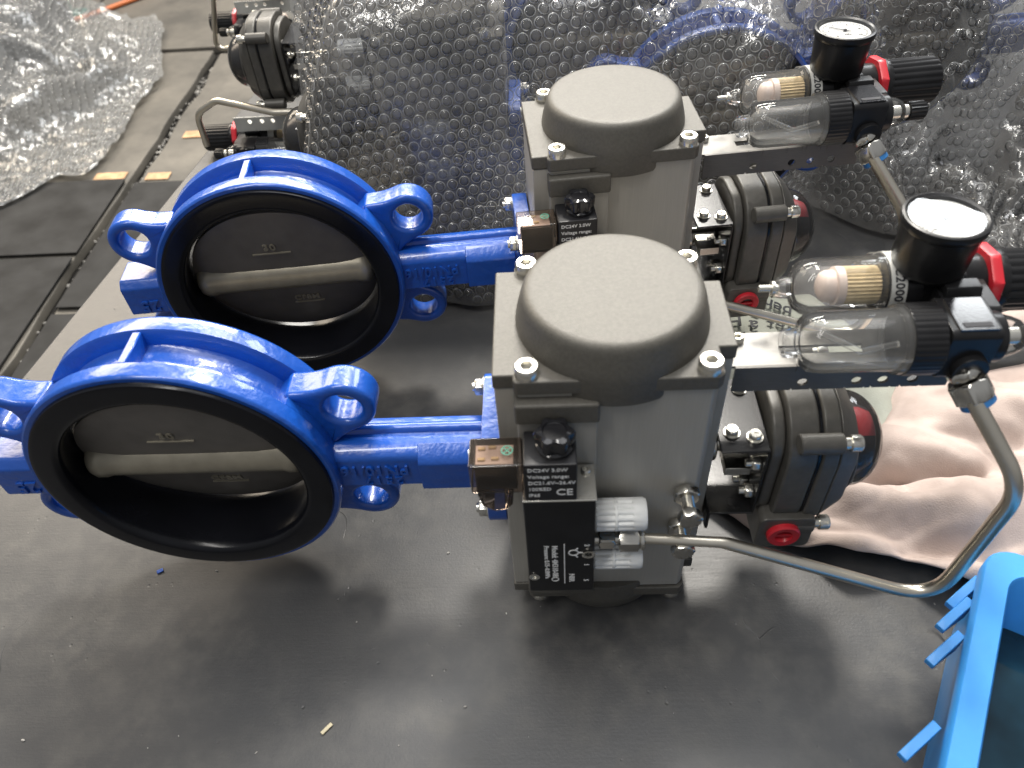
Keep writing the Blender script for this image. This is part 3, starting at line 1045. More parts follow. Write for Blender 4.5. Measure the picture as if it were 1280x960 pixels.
    st = finish('strip_bracket', bm, 'brushed', root)
    bm = newbm()
    hz = ZB - 0.0160
    holes = (0.1330, 0.1700, 0.1880, 0.2080)
    xs = [x0 + 0.004]
    for hx in holes:
        xs += [hx - 0.0072, hx + 0.0072]
    xs.append(x1)
    for k in range(0, len(xs), 2):
        box(bm, xs[k], xs[k + 1], y0 - 0.0022, y0 - 0.0001, ZB - 0.0235, zt)
    for hx in holes:
        n_ = 24
        sq, ci = [], []
        for i in range(n_):
            th = 2 * PI * i / n_ + PI / n_
            c_, s_ = math.cos(th), math.sin(th)
            hh = 0.0075 if s_ < 0 else 0.0160
            k = min(0.0072 / max(abs(c_), 1e-6), hh / max(abs(s_), 1e-6))
            sq.append((hx + k * c_, hz + k * s_))
            ci.append((hx + 0.0036 * c_, hz + 0.0036 * s_))
        holed(bm, sq, ci, y0 - 0.0022, y0 - 0.0001, 'y')
    finish('strip_flange', bm, 'darksteel', st)
    bm = newbm()
    socket_screw(bm, (0.0905, 0.0050, 0), 'z', ZB, ZB + 0.0050, 0.0045)
    finish('strip_screw', bm, 'screw', st)
    # --- filter regulator and lubricator
    ZF, Y1, Y2 = 0.3020, 0.0235, -0.0320
    c1, c2 = (0, Y1, ZF), (0, Y2, ZF)
    bm = newbm()
    prism(bm, rrect(Y1 - 0.0205, Y1 + 0.0205, ZF - 0.0205, ZF + 0.0190, 0.006), 0.2072, 0.2330, 'x')
    cyl(bm, c1, 'x', 0.1840, 0.2074, 0.0215, 40)
    cyl(bm, c1, 'x', 0.2330, 0.2510, 0.0195, 36)
    fr = finish('filter_regulator', bm, 'black', root, bev=0.0010)
    bm = newbm()
    prism(bm, rrect(-0.022, 0.012, ZF - 0.012, ZF + 0.0135, 0.004), 0.2120, 0.2460, 'x')
    prism(bm, [(-0.0100, ZF + 0.0135), (0.006, ZF + 0.0135), (0.003, ZF + 0.0200), (-0.007, ZF + 0.0200)], 0.2140, 0.2370, 'x')
    finish('joining_block', bm, 'black', fr, bev=0.0010)

    def shell(prof, wall, cc, seg=48):
        """double-walled clear bowl"""
        b_ = newbm()
        lathe(b_, prof, cc, 'x', seg)
        lathe(b_, [(max(r - wall, 0) if r > 1e-6 else 0, t + (wall if i > 1 else 0)) for i, (r, t) in enumerate(prof)], cc, 'x', seg)
        return b_
    bp = [(0.0222, 0.1848), (0.0222, 0.1800), (0.0203, 0.1785), (0.0200, 0.1400), (0.0188, 0.1325), (0.0150, 0.1275), (0.0080, 0.1250), (0.0072, 0.1180), (0.0066, 0.1165), (0, 0.1165)]
    finish('filter_bowl', shell(bp, 0.0022, c1), 'clear', fr)
    bm = newbm()
    cyl(bm, c1, 'x', 0.1040, 0.1168, 0.0026, 14)
    cyl(bm, c1, 'x', 0.1125, 0.1145, 0.0052, 18)
    finish('drain_pin', bm, 'screw', fr)
    bm = newbm()
    rb = lambda th: 0.0128 + 0.0006 * math.cos(30 * th)
    lathe(bm, [(0, 0.1600), (rb, 0.1600), (rb, 0.1830), (0, 0.1830)], c1, 'x', 120)
    finish('filter_element', bm, 'brass', fr)
    bm = newbm()
    lathe(bm, [(0, 0.1440), (0.0060, 0.1440), (0.0100, 0.1465), (0.0112, 0.1490), (0.0112, 0.1540), (0.0136, 0.1545), (0.0136, 0.1598), (0, 0.1598)], c1, 'x', 36)
    finish('filter_baffle', bm, 'pinkplastic', fr)
    bm = newbm()
    lathe(bm, [(0.0216, 0.1853), (0.0225, 0.1853), (0.0225, 0.1955), (0.0216, 0.1955)], c1, 'x', 48)
    finish('model_label', bm, 'label', fr)
    bm = newbm()
    # wraps round the collar: text x runs round the circumference, away from the top towards the camera
    a0 = R(137)
    add_text(bm, 'FC2000', 0.0082, lambda v: Vector((0.1904 + v.y, Y1 + (0.0227 + v.z) * math.cos(a0 + v.x / 0.0227), ZF + (0.0227 + v.z) * math.sin(a0 + v.x / 0.0227))), extrude=0.0001, spacing=1.08, bold=0.0002)
    finish('label_print', bm, 'blackink', fr, smooth=False)
    bm = newbm()
    lathe(bm, [(0.0185, 0.2490), (hexr(0.0232, 8, 0.2), 0.2495), (hexr(0.0240, 8, 0.2), 0.2510), (hexr(0.0240, 8, 0.2), 0.2560), (hexr(0.0228, 8, 0.2), 0.2570), (0.0185, 0.2570)], c1, 'x', 64)
    finish('lock_ring', bm, 'red', fr)
    bm = newbm()
    kn = lambda th: 0.0215 - 0.0013 * (0.5 + 0.5 * math.cos(22 * th)) ** 2
    lathe(bm, [(0, 0.2570), (0.0222, 0.2570), (0.0226, 0.2585), (0.0226, 0.2620), (kn, 0.2640), (kn, 0.3070), (0.0200, 0.3095), (0, 0.3095)], c1, 'x', 132)
    finish('regulator_knob', bm, 'black', fr)
    # gauge
    GX, GY = 0.2105, 0.0190
    g = (GX, GY, 0)
    bm = newbm()
    lathe(bm, [(0.0085, 0.3150), (0.0150, 0.3170), (0.0205, 0.3195), (0.0232, 0.3240), (0.0248, 0.3530), (0.0264, 0.3545), (0.0268, 0.3575), (0.0264, 0.3602), (0.0248, 0.3606), (0.0228, 0.3596), (0.0226, 0.3568), (0, 0.3568)], g, 'z', 64)
    ga = finish('pressure_gauge', bm, 'black', fr)
    bm = newbm()
    lathe(bm, [(0, 0.3572), (0.0222, 0.3572)], g, 'z', 48)
    finish('gauge_dial', bm, 'face', fr)
    bm = newbm()
    for k in range(0, 31):
        th = R(225 - 270 * k / 30)
        l0 = 0.0180 if k % 5 else 0.0165
        vs = box(bm, l0, 0.0195, -0.00022, 0.00022, 0.3573, 0.35745)
        place(bm, vs, Matrix.Translation((GX, GY, 0)) @ Matrix.Rotation(th, 4, 'Z'))
    for k, s_ in enumerate(('0', '2', '4', '6', '8', '10')):
        th = R(225 - 270 * k / 5)
        add_text(bm, s_, 0.0040, lambda v, th=th: Vector((GX + 0.0142 * math.cos(th) + v.x, GY + 0.0142 * math.sin(th) + v.y, 0.3574 + v.z)), extrude=0.00005)
    add_text(bm, 'MPa', 0.0034, lambda v: Vector((GX + v.x, GY - 0.0075 + v.y, 0.3574 + v.z)), extrude=0.00005)
    finish('dial_marks', bm, 'blackink', fr, smooth=False)
    bm = newbm()
    for th, ln in ((R(225 - 150), 0.0150),):
        vs = box(bm, -0.005, ln, -0.0004, 0.0004, 0.3580, 0.3583)
        place(bm, vs, Matrix.Translation((GX, GY, 0)) @ Matrix.Rotation(R(140), 4, 'Z'))
    cyl(bm, g, 'z', 0.3577, 0.3588, 0.0016, 14)
    finish('gauge_pointer', bm, 'blackink', fr)
    bm = newbm()
    lathe(bm, [(0.0234, 0.3598), (0.0150, 0.36025), (0, 0.3604)], g, 'z', 48)
    finish('gauge_glass', bm, 'glass', fr)
    # lubricator
    bp2 = [(0.0228, 0.1825), (0.0228, 0.1775), (0.0206, 0.1760), (0.0203, 0.1300), (0.0190, 0.1225), (0.0160, 0.1195), (0.0098, 0.1180), (0.0095, 0.1080), (0.0090, 0.1075), (0.0070, 0.1075)]
    finish('lubricator_bowl', shell(bp2, 0.0022, c2), 'clear', fr)
    bm = newbm()
    tube(bm, [(0.1810, Y2 - 0.002, ZF - 0.002), (0.1580, Y2 - 0.004, ZF - 0.006), (0.1330, Y2 + 0.004, ZF + 0.004)], 0.0022, 12)
    finish('oil_tube', bm, 'clear', fr)
    bm = newbm()
    rc = lambda th: 0.0235 - 0.0006 * (0.5 + 0.5 * math.cos(36 * th)) ** 2
    lathe(bm, [(0, 0.1815), (0.0236, 0.1815), (rc, 0.1830), (rc, 0.2010), (0.0225, 0.2025), (0, 0.2025)], c2, 'x', 144)
    prism(bm, rrect(Y2 - 0.0190, Y2 + 0.0190, ZF - 0.0190, ZF + 0.0200, 0.005), 0.2026, 0.2330, 'x')
    cyl(bm, c2, 'x', 0.2330, 0.2420, 0.0165, 36, 0.001)
    cyl(bm, (0.2200, Y2 - 0.016, ZF - 0.008), 'y', -0.008, 0.002, 0.0110, 24)
    finish('lubricator_head', bm, 'black', fr, bev=0.0008)
    bm = newbm()
    box(bm, 0.2070, 0.2300, Y2 - 0.0160, Y2 + 0.0140, ZF + 0.0199, ZF + 0.0212)
    finish('head_plate', bm, 'glossblack', fr, smooth=False)
    bm = newbm()
    box(bm, 0.2100, 0.2270, Y2 - 0.0135, Y2 - 0.0095, ZF + 0.0213, ZF + 0.0216)
    finish('head_slot', bm, 'blackink', fr, smooth=False)
    bm = newbm()
    lathe(bm, [(0.0150, 0.2420), (0.0140, 0.2450), (0.0125, 0.2500), (0.0105, 0.2545), (0.0090, 0.2560), (0, 0.2560)], (0, Y2, ZF), 'x', 36)
    finish('sight_dome', bm, 'clear', fr)
    bm = newbm()
    cyl(bm, c2, 'x', 0.2425, 0.2540, 0.0060, 20)
    cyl(bm, c2, 'x', 0.2560, 0.2620, 0.0062, 20, 0.0006)
    finish('needle_valve', bm, 'screw', fr)
    bm = newbm()
    lathe(bm, [(0, 0.2620), (lambda th: 0.0078 + 0.0005 * math.cos(16 * th), 0.2622), (lambda th: 0.0078 + 0.0005 * math.cos(16 * th), 0.2760), (0.0068, 0.2775), (0, 0.2775)], c2, 'x', 64)
    finish('needle_knob', bm, 'black', fr)
    return root


def copy_tree(o, parent=None, skip=()):
    c = o.copy()
    COL.objects.link(c)
    c.parent = parent
    for ch in list(o.children):
        if ch.name.split('.')[0] not in skip:
            copy_tree(ch, c, skip)
    return c


valve = build_valve()
GRP = 'blue butterfly valves with pneumatic actuators'
tag(valve, 'blue butterfly valve with grey actuator, the front one nearest the camera, bare on the bench', 'valve', GRP)
v2 = copy_tree(valve)
v2.location = (0.0222, 0.2723, 0)
v2.rotation_euler = (0, 0, 0.0894)
tag(v2, 'blue butterfly valve with grey actuator standing directly behind the front one, unwrapped', 'valve', GRP)
SK = ('red_plug', 'conduit_hub', 'air_tube', 'pressure_gauge', 'gauge_dial', 'dial_marks', 'gauge_pointer', 'gauge_glass')
v3 = copy_tree(valve, None, SK)
v3.location = (-0.165, 0.530, 2 * H)
v3.rotation_euler = (0, PI, 0.0)
tag(v3, 'reversed blue valve under the front of the bubble wrap, behind the second valve', 'valve', GRP)
v4 = copy_tree(valve, None, SK)
v4.location = (-0.305, 0.780, 2 * H)
v4.rotation_euler = (0, PI, 0)
tag(v4, 'reversed blue valve in the wrap whose dark switch dome sticks out at the left', 'valve', GRP)
v5 = copy_tree(valve, None, SK)
v5.location = (-0.440, 1.290, 2 * H)
v5.rotation_euler = (0, PI, 0.0)
tag(v5, 'reversed blue valve at the top of the picture, its regulator hanging over the bench edge', 'valve', GRP)
v6 = copy_tree(valve)
v6.location = (0.800, 0.745, 0)
v6.rotation_euler = (0, 0, 0.05)
tag(v6, 'blue valve ring seen through the bubble wrap at the right, behind the gauges', 'valve', GRP)


for vv in (v3, v4, v5):
    for ch in vv.children:
        for g_ in ch.children:
            if g_.name.startswith('strip_flange'):
                g_.data = g_.data.copy()
                g_.data.materials[0] = MT['label']
        if ch.name.startswith('strip_bracket'):
            ch.data = ch.data.copy()
            ch.data.materials[0] = MT['label']
for vv, pts in ((v4, [(-0.590, 0.745, 0.045), (-0.588, 0.745, 0.100), (-0.545, 0.735, 0.125), (-0.449, 0.700, 0.118), (-0.330, 0.690, 0.120), (-0.250, 0.690, 0.095)]),
                (v5, [(-0.655, 1.250, 0.045), (-0.672, 1.240, 0.0207), (-0.7051, 1.240, -0.0011), (-0.7284, 1.240, 0.0069), (-0.7162, 1.240, 0.0525), (-0.693, 1.240, 0.1293)])):
    bm = newbm()
    tube(bm, fillet_path([(vv.location.x - x, y - vv.location.y, 2 * H - z) for x, y, z in pts], 0.03, 6), 0.0052, 12)
    finish('air_tube', bm, 'tube', vv)


# ------------------------------------------------------------------ bubble wrap over the rear valves
def blur(a, k):
    for ax in (0, 1):
        p = np.pad(a, [(k, k) if i == ax else (0, 0) for i in (0, 1)], mode='edge')
        cs = np.cumsum(p, axis=ax)
        cs = np.concatenate([np.zeros_like(np.take(cs, [0], axis=ax)), cs], axis=ax)
        n_ = a.shape[ax]
        hi = np.take(cs, range(2 * k + 1, 2 * k + 1 + n_), axis=ax)
        lo = np.take(cs, range(0, n_), axis=ax)
        a = (hi - lo) / (2 * k + 1)
    return a


class Sheet:
    """a film draped over boxes: height grid z(x,y), re-parametrised by arc length from its front hem"""

    def __init__(s, x0, x1, y0, y1, step, base, boxes, hem, k, amp, seed, floor=0.0, fold=(), crumple=None):
        s.x0, s.step = x0, step
        s.xs = np.arange(x0, x1 + step, step)
        s.ys = np.arange(y0, y1 + step, step)
        X, Y = np.meshgrid(s.xs, s.ys, indexing='ij')
        Z = np.full(X.shape, base)
        for (a, b, c, d, z) in boxes:
            Z = np.where((X > a) & (X < b) & (Y > c) & (Y < d), np.maximum(Z, z), Z)
        Z = blur(blur(Z, k), k)
        for i in range(X.shape[0]):
            for j in range(X.shape[1]):
                p = Vector((X[i, j] * 7 + seed, Y[i, j] * 7, seed))
                f = 1 - abs(noise.noise(p)) * 2.2
                f2 = noise.noise(p * 2.7)
                Z[i, j] += amp * (0.75 * max(f, -0.4) ** 1 + 0.45 * f2) * min(1, (Z[i, j] - base) / 0.06 + 0.15)
        if crumple:
            for i in range(X.shape[0]):
                for j in range(X.shape[1]):
                    wt = crumple(X[i, j], Y[i, j])
                    if wt > 0:
                        p = Vector((X[i, j] * 11 + Y[i, j] * 5, Y[i, j] * 15 - X[i, j] * 4, seed + 2))
                        q_ = Vector((X[i, j] * 34, Y[i, j] * 30, seed + 5))
                        Z[i, j] += wt * (0.062 * max(0, 1 - abs(noise.noise(p)) * 3.6) + 0.014 * noise.noise(q_))
        for (ax, ay, bx, by, wd, hh) in fold:     # ridges
            dx, dy = bx - ax, by - ay
            L2 = dx * dx + dy * dy
            t = np.clip(((X - ax) * dx + (Y - ay) * dy) / L2, 0, 1)
            dist = np.hypot(X - ax - t * dx, Y - ay - t * dy)
            Z += hh * np.exp(-(dist / wd) ** 2) * np.sin(np.clip(t * PI, 0.1, 3.0))
        s.Z = Z
        s.cols = []
        for i, x in enumerate(s.xs):
            h = hem(x)
            m = s.ys >= h
            yy = np.concatenate([[h], s.ys[m]])
            zz = np.concatenate([[max(floor + 0.004, base + 0.004)], Z[i][m]])
            arc = np.concatenate([[0], np.cumsum(np.hypot(np.diff(yy), np.diff(zz)))])
            s.cols.append((yy, zz, arc))

    def col(s, i, v):
        yy, zz, arc = s.cols[i]
        return np.interp(v, arc, yy), np.interp(v, arc, zz)

    def at(s, x, v):
        f = (x - s.x0) / s.step
        i = int(min(max(math.floor(f), 0), len(s.xs) - 2))
        t = f - i
        ya, za = s.col(i, v)
        yb, zb = s.col(i + 1, v)
        return np.array([x, ya * (1 - t) + yb * t, za * (1 - t) + zb * t])

    def mesh(s, vmax, dv=0.01, keep=None, clamp=None):
        nv = int(vmax / dv) + 1
        V, F = [], []
        for i, x in enumerate(s.xs):
            for j in range(nv):
                if clamp and x > clamp(j * dv):
                    V.append(tuple(s.at(clamp(j * dv), j * dv)))
                    continue
                y, z = s.col(i, j * dv)
                V.append((x, float(y), float(z)))
        for i in range(len(s.xs) - 1):
            for j in range(nv - 1):
                if keep is None or keep(s.xs[i], j * dv):
                    F.append((i * nv + j, (i + 1) * nv + j, (i + 1) * nv + j + 1, i * nv + j + 1))
        return V, F

    def bubbles(s, pitch, rad, hgt, vmax, keep=None, seg=10, seed=1, prof=None, rot=0.0, jit=0.0):
        rn = random.Random(seed)
        prof = prof or ((1.12, 0.07), (0.95, 0.20), (0.86, 0.80), (0.58, 1.0))
        th = np.arange(seg) * 2 * PI / seg
        loc = np.concatenate([np.stack([r * np.cos(th), r * np.sin(th), np.full(seg, h)], 1) for r, h in prof] + [np.array([[0, 0, 1.02]])])
        faces0 = []
        for k in range(len(prof) - 1):
            for i in range(seg):
                j = (i + 1) % seg
                faces0.append((k * seg + i, k * seg + j, (k + 1) * seg + j, (k + 1) * seg + i))
        top = (len(prof) - 1) * seg
        for i in range(seg):
            faces0.append((top + i, top + (i + 1) % seg, len(loc) - 1))
        V, F = [], []
        base = 0
        ca_, sa_ = math.cos(rot), math.sin(rot)
        W0 = s.xs[-1] - s.xs[0]
        n1 = int((W0 + vmax) / pitch) + 2
        for row in range(-n1, n1):
            for kk in range(-n1, n1):
                a_ = (kk + 0.5 * (row % 2)) * pitch
                b_ = row * pitch * 0.866
                x = s.xs[0] + ca_ * a_ - sa_ * b_ + rn.uniform(-jit, jit) * pitch
                v = sa_ * a_ + ca_ * b_ + rn.uniform(-jit, jit) * pitch
                if not (s.xs[0] + pitch * 0.45 < x < s.xs[-1] - pitch * 0.5 and pitch * 0.5 < v < vmax):
                    continue
                if keep is None or keep(x, v):
                    p = s.at(x, v)
                    du = s.at(x + 0.003, v) - s.at(x - 0.003, v)
                    dv_ = s.at(x, v + 0.003) - s.at(x, max(v - 0.003, 0))
                    du /= (np.linalg.norm(du) + 1e-9)
                    n_ = np.cross(du, dv_)
                    ln = np.linalg.norm(n_)
                    if ln > 1e-9:
                        n_ /= ln
                        e2 = np.cross(n_, du)
                        q = rn.uniform(0.9, 1.04)
                        hh = hgt * (rn.uniform(0.75, 1.1) if rn.random() > 0.06 else 0.25)
                        W_ = p + rad * q * (loc[:, :1] * du + loc[:, 1:2] * e2) + (hh * loc[:, 2:3] - 0.0002) * n_
                        V.append(W_)
                        F += [tuple(i + base for i in f) for f in faces0]
                        base += len(loc)
        return np.concatenate(V).tolist(), F


def raw(name, V, F, material, parent=None, smooth=True):
    me = bpy.data.meshes.new(name)
    me.from_pydata(V, [], F)
    if smooth:
        me.polygons.foreach_set('use_smooth', [True] * len(me.polygons))
    me.materials.append(MT[material])
    o = bpy.data.objects.new(name, me)
    COL.objects.link(o)
    if parent:
        o.parent = parent
    return o


boxes = [
    (-0.33, 0.03, 0.395, 0.68, 0.356),     # actuator and solenoid valve under the front of the wrap
    (-0.05, 0.38, 0.44, 0.63, 0.312),      # its valve ring
    (-0.44, -0.13, 0.64, 0.90, 0.356),
    (-0.14, 0.26, 0.70, 0.88, 0.318),
    (-0.60, -0.26, 1.12, 1.50, 0.356),
    (-0.30, 0.12, 1.16, 1.42, 0.318),
    (-0.36, 0.30, 0.55, 1.50, 0.235),
    (0.24, 1.00, 0.74, 1.50, 0.255),
    (0.25, 0.68, 0.645, 0.85, 0.322),
    (0.62, 1.00, 0.60, 0.90, 0.356),
]


def hem(x):
    return float(np.interp(x, [-0.36, -0.05, 0.08, 0.20, 0.28, 0.33, 0.43, 0.57, 1.0], [0.365, 0.365, 0.375, 0.42, 0.53, 0.555, 0.47, 0.42, 0.40])) + 0.006 * math.sin(x * 60)


def crumple(x, y):
    return min(1, max(0, (x + 0.06) / 0.08)) * min(1, max(0.25, (y - 0.42) / 0.12))


ws = Sheet(-0.365, 0.98, 0.34, 1.55, 0.0125, 0.006, boxes, hem, 3, 0.014, 3.7, crumple=crumple,
           fold=((0.02, 0.60, 0.16, 1.2, 0.022, 0.05), (0.16, 0.66, 0.55, 0.95, 0.02, 0.045), (0.35, 0.64, 0.62, 0.60, 0.018, 0.03), (0.48, 0.70, 0.9, 1.1, 0.025, 0.05), (0.25, 0.9, 0.7, 1.25, 0.03, 0.05)))
wrap = raw('bubble_wrap_sheet', *ws.mesh(1.62), 'film')
tag(wrap, 'large clear bubble wrap sheet draped over the rear row of valves', 'bubble wrap')
bub = raw('bubble_layer', *ws.bubbles(0.0148, 0.0061, 0.0040, 1.55, seg=12, rot=R(12), jit=0.02), 'bubble', wrap)
bub.data.materials.append(MT['rim'])
nf = 12 * 4
bub.data.polygons.foreach_set('material_index', [1 if (i % nf) < 12 else 0 for i in range(len(bub.data.polygons))])
bub['kind'] = 'stuff'

# bubble wrap draped over a box on the floor at the left
fb = [(-3.2, -2.12, 2.25, 3.6, FZ + 0.42)]


def hem2(x):
    return float(np.interp(x, [-3.2, -2.0, -1.90, -1.78, -1.68, -1.60], [1.70, 1.79, 1.84, 2.02, 2.03, 2.25])) + 0.008 * math.sin(x * 45)


def lim2(v):
    return -1.66 + 0.012 * math.sin(v * 9) - 0.22 * max(0, (v - 0.75))


def keep2(x, v):
    return x < lim2(v) + 0.03


ws2 = Sheet(-2.95, -1.60, 1.68, 3.5, 0.0125, FZ + 0.022, fb, hem2, 14, 0.040, 9.1, floor=FZ + 0.02, crumple=lambda x, y: 0.22,
            fold=((-2.1, 2.0, -1.75, 2.9, 0.05, 0.10), (-2.3, 2.6, -1.7, 2.75, 0.05, 0.09), (-2.4, 1.9, -2.0, 2.5, 0.06, 0.08)))
wrap2 = raw('bubble_wrap_sheet', *ws2.mesh(1.75, 0.0125, keep2, lim2), 'farfilm')
tag(wrap2, 'bunched clear bubble wrap draped over a box on the floor at the left', 'bubble wrap')
bub2 = raw('bubble_layer', *ws2.bubbles(0.0175, 0.0066, 0.006, 1.7, lambda x, v: x > -2.75 and x < lim2(v) - 0.01, seg=7, seed=4, prof=((1.1, 0.05), (0.85, 0.7), (0.5, 1.0)), rot=R(38), jit=0.10), 'bubble', wrap2)
bub2.data.materials.append(MT['rim'])
bub2.data.polygons.foreach_set('material_index', [1 if (i % 21) < 7 else 0 for i in range(len(bub2.data.polygons))])
bub2['kind'] = 'stuff'
bm = newbm()
box(bm, -3.15, -2.32, 2.45, 3.5, FZ + 0.001, FZ + 0.30)
tag(finish('storage_box', bm, 'dark', bev=0.02), 'dark box on the floor hidden under the draped bubble wrap', 'box')

# green post foot and orange hose at the far top left
bm = newbm()
box(bm, -2.47, -2.41, 3.60, 3.66, FZ + 0.001, FZ + 1.0)
box(bm, -2.52, -2.36, 3.55, 3.71, FZ + 0.001, FZ + 0.012)
tag(finish('post', bm, 'green', bev=0.004), 'dark green steel post foot behind the draped bubble wrap', 'post')
bm = newbm()
tube(bm, fillet_path([(-2.42, 3.48, FZ + 0.014), (-2.28, 3.62, FZ + 0.014), (-2.05, 3.90, FZ + 0.014), (-1.7, 4.6, FZ + 0.014)], 0.2), 0.012, 10)
tag(finish('hose', bm, 'hose'), 'thin orange hose lying on the concrete floor', 'hose')


# ------------------------------------------------------------------ cloths on the bench
def cloth_mesh(name, lo, hi, nu, nv, zf, material, thick=0.003):
    """strip between two boundary polylines; zf(u,v,x,y) gives the height"""
    def interp(P, t):
        P = np.array(P)
        d = np.concatenate([[0], np.cumsum(np.linalg.norm(np.diff(P, axis=0), axis=1))])
        d /= d[-1]
        return np.array([np.interp(t, d, P[:, k]) for k in (0, 1)])
    V, F = [], []
    for i in range(nu + 1):
        a, b = interp(lo, i / nu), interp(hi, i / nu)
        for j in range(nv + 1):
            p = a * (1 - j / nv) + b * (j / nv)
            V.append((p[0], p[1], zf(i / nu, j / nv, p[0], p[1])))
    for i in range(nu):
        for j in range(nv):
            F.append((i * (nv + 1) + j, (i + 1) * (nv + 1) + j, (i + 1) * (nv + 1) + j + 1, i * (nv + 1) + j + 1))
    o = raw(name, V, F, material)
    s = o.modifiers.new('Solidify', 'SOLIDIFY')
    s.thickness = thick
    s.offset = 1
    d = o.modifiers.new('Subdivision', 'SUBSURF')
    d.levels = d.render_levels = 1
    return o


def gauss_ridge(x, y, ax, ay, bx, by, wd):
    dx, dy = bx - ax, by - ay
    t = max(0, min(1, ((x - ax) * dx + (y - ay) * dy) / (dx * dx + dy * dy)))
    d = math.hypot(x - ax - t * dx, y - ay - t * dy)
    return math.exp(-(d / wd) ** 2)


def cz(u, v, x, y):
    n1 = noise.noise(Vector((x * 14, y * 16, 2.3)))
    n2 = noise.noise(Vector((x * 36, y * 40, 5.1)))
    n3 = 1 - abs(noise.noise(Vector((x * 20 + y * 9, y * 34, 8.8)))) * 3
    z = 0.016 + 0.012 * n1 + 0.0045 * n2 + 0.0045 * max(n3, 0) + 0.0012 * noise.noise(Vector((x * 120, y * 120, 1.0)))
    z += 0.030 * gauss_ridge(x, y, 0.24, 0.035, 0.33, -0.005, 0.022)
    z += 0.026 * gauss_ridge(x, y, 0.25, 0.120, 0.36, 0.075, 0.026)
    z += 0.030 * gauss_ridge(x, y, 0.33, 0.02, 0.46, 0.03, 0.03)
    z += 0.022 * gauss_ridge(x, y, 0.36, 0.13, 0.5, 0.16, 0.025)
    z -= 0.020 * gauss_ridge(x, y, 0.22, 0.068, 0.37, 0.055, 0.008)
    z += 0.028 * gauss_ridge(x, y, 0.205, -0.022, 0.318, -0.055, 0.012)      # lifted front edge
    edge_ = min(u, 1 - u, v, 1 - v) * 9
    lift = 0.02 * gauss_ridge(x, y, 0.205, -0.022, 0.318, -0.055, 0.015)
    return max(0.0035, z * min(1, 0.35 + edge_) + lift)


rag = cloth_mesh('cloth_rag', [(0.086, 0.058), (0.118, 0.045), (0.150, 0.012), (0.195, -0.006), (0.225, -0.026), (0.270, -0.030), (0.315, -0.058), (0.345, -0.068), (0.40, -0.055), (0.56, -0.02)],
                 [(0.088, 0.085), (0.150, 0.090), (0.215, 0.090), (0.262, 0.098), (0.288, 0.115), (0.313, 0.150), (0.345, 0.200), (0.56, 0.235)], 90, 60, cz, 'cloth', 0.0035)
tag(rag, 'crumpled pinkish beige cloth rag spread on the bench behind the bent steel tube', 'cloth')


def pz(u, v, x, y):
    n1 = noise.noise(Vector((x * 18, y * 18, 7.3)))
    z = 0.014 + 0.014 * n1 + 0.010 * gauss_ridge(x, y, 0.24, 0.20, 0.33, 0.23, 0.02)
    return max(0.003, z * min(1, 0.3 + min(u, 1 - u, v, 1 - v) * 8))


pale = cloth_mesh('cotton_bag', [(0.150, 0.215), (0.200, 0.105), (0.262, 0.088), (0.325, 0.130)], [(0.150, 0.345), (0.20, 0.360), (0.290, 0.365), (0.360, 0.225)], 50, 40, pz, 'palecloth', 0.002)
tag(pale, 'pale grey cotton bag with black handwriting, lying between the two switch boxes', 'bag')
# handwriting follows the cloth
bm = newbm()


def on_cloth(cx, cy_, rot):
    c, s = math.cos(rot), math.sin(rot)

    def f(v):
        x, y = cx + c * v.x - s * v.y, cy_ + s * v.x + c * v.y
        uu = min(1, max(0, (x - 0.15) / 0.18))
        return Vector((x, y, 0.0075 + max(0.003, 0.014 + 0.014 * noise.noise(Vector((x * 18, y * 18, 7.3)))) + v.z))
    return f


add_text(bm, 'met', 0.026, on_cloth(0.240, 0.292, R(165)), extrude=0.0002, spacing=1.1, bold=0.0004)
add_text(bm, 'a', 0.026, on_cloth(0.200, 0.286, R(170)), extrude=0.0002, bold=0.0004)
add_text(bm, '5/', 0.026, on_cloth(0.208, 0.318, R(150)), extrude=0.0002, bold=0.0004)
add_text(bm, 'Ht', 0.024, on_cloth(0.176, 0.298, R(175)), extrude=0.0002, bold=0.0004)
add_text(bm, 'pen', 0.024, on_cloth(0.238, 0.325, R(160)), extrude=0.0002, bold=0.0004)
add_text(bm, 'n to', 0.024, on_cloth(0.245, 0.262, R(172)), extrude=0.0002, bold=0.0004)
add_text(bm, 'no', 0.024, on_cloth(0.176, 0.268, R(178)), extrude=0.0002, bold=0.0004)
finish('handwriting', bm, 'blackink', pale, smooth=False)

# rolled beige cloth sleeve behind the front regulator
bm = newbm()
rl = []
for k in range(26):
    t = k / 25
    a = -0.6 + 2 * PI * 1.35 * t
    rl.append((a, 0.020 - 0.006 * t))
n_ = 16
rows = []
for j in range(n_ + 1):
    s_ = j / n_
    row = []
    for a, r in rl:
        rr = r * (1 + 0.15 * noise.noise(Vector((a, s_ * 4, 1))) + 0.25 * s_)
        row.append(bm.verts.new((0.425 + 0.16 * s_, 0.245 + rr * math.cos(a) + 0.02 * s_, 0.036 + 0.015 * s_ + rr * math.sin(a) * 0.9)))
    rows.append(row)
for A, B in zip(rows[:-1], rows[1:]):
    for k in range(len(rl) - 1):
        bm.faces.new((A[k], A[k + 1], B[k + 1], B[k]))
rs = finish('rolled_cloth', bm, 'cloth')
sd = rs.modifiers.new('Solidify', 'SOLIDIFY')
sd.thickness = 0.002
tag(rs, 'rolled beige cloth lying behind the front pressure regulator at the right edge', 'cloth')

# ------------------------------------------------------------------ blue plastic tub at the lower right
ca = R(30.0)
e1 = Vector((-math.sin(ca), -math.cos(ca), 0))      # along the visible side
e2 = Vector((math.cos(ca), -math.sin(ca), 0))       # inwards
TC = Vector((0.3035, -0.0585, 0))
LU, LV, TZ = 0.32, 0.22, 0.100


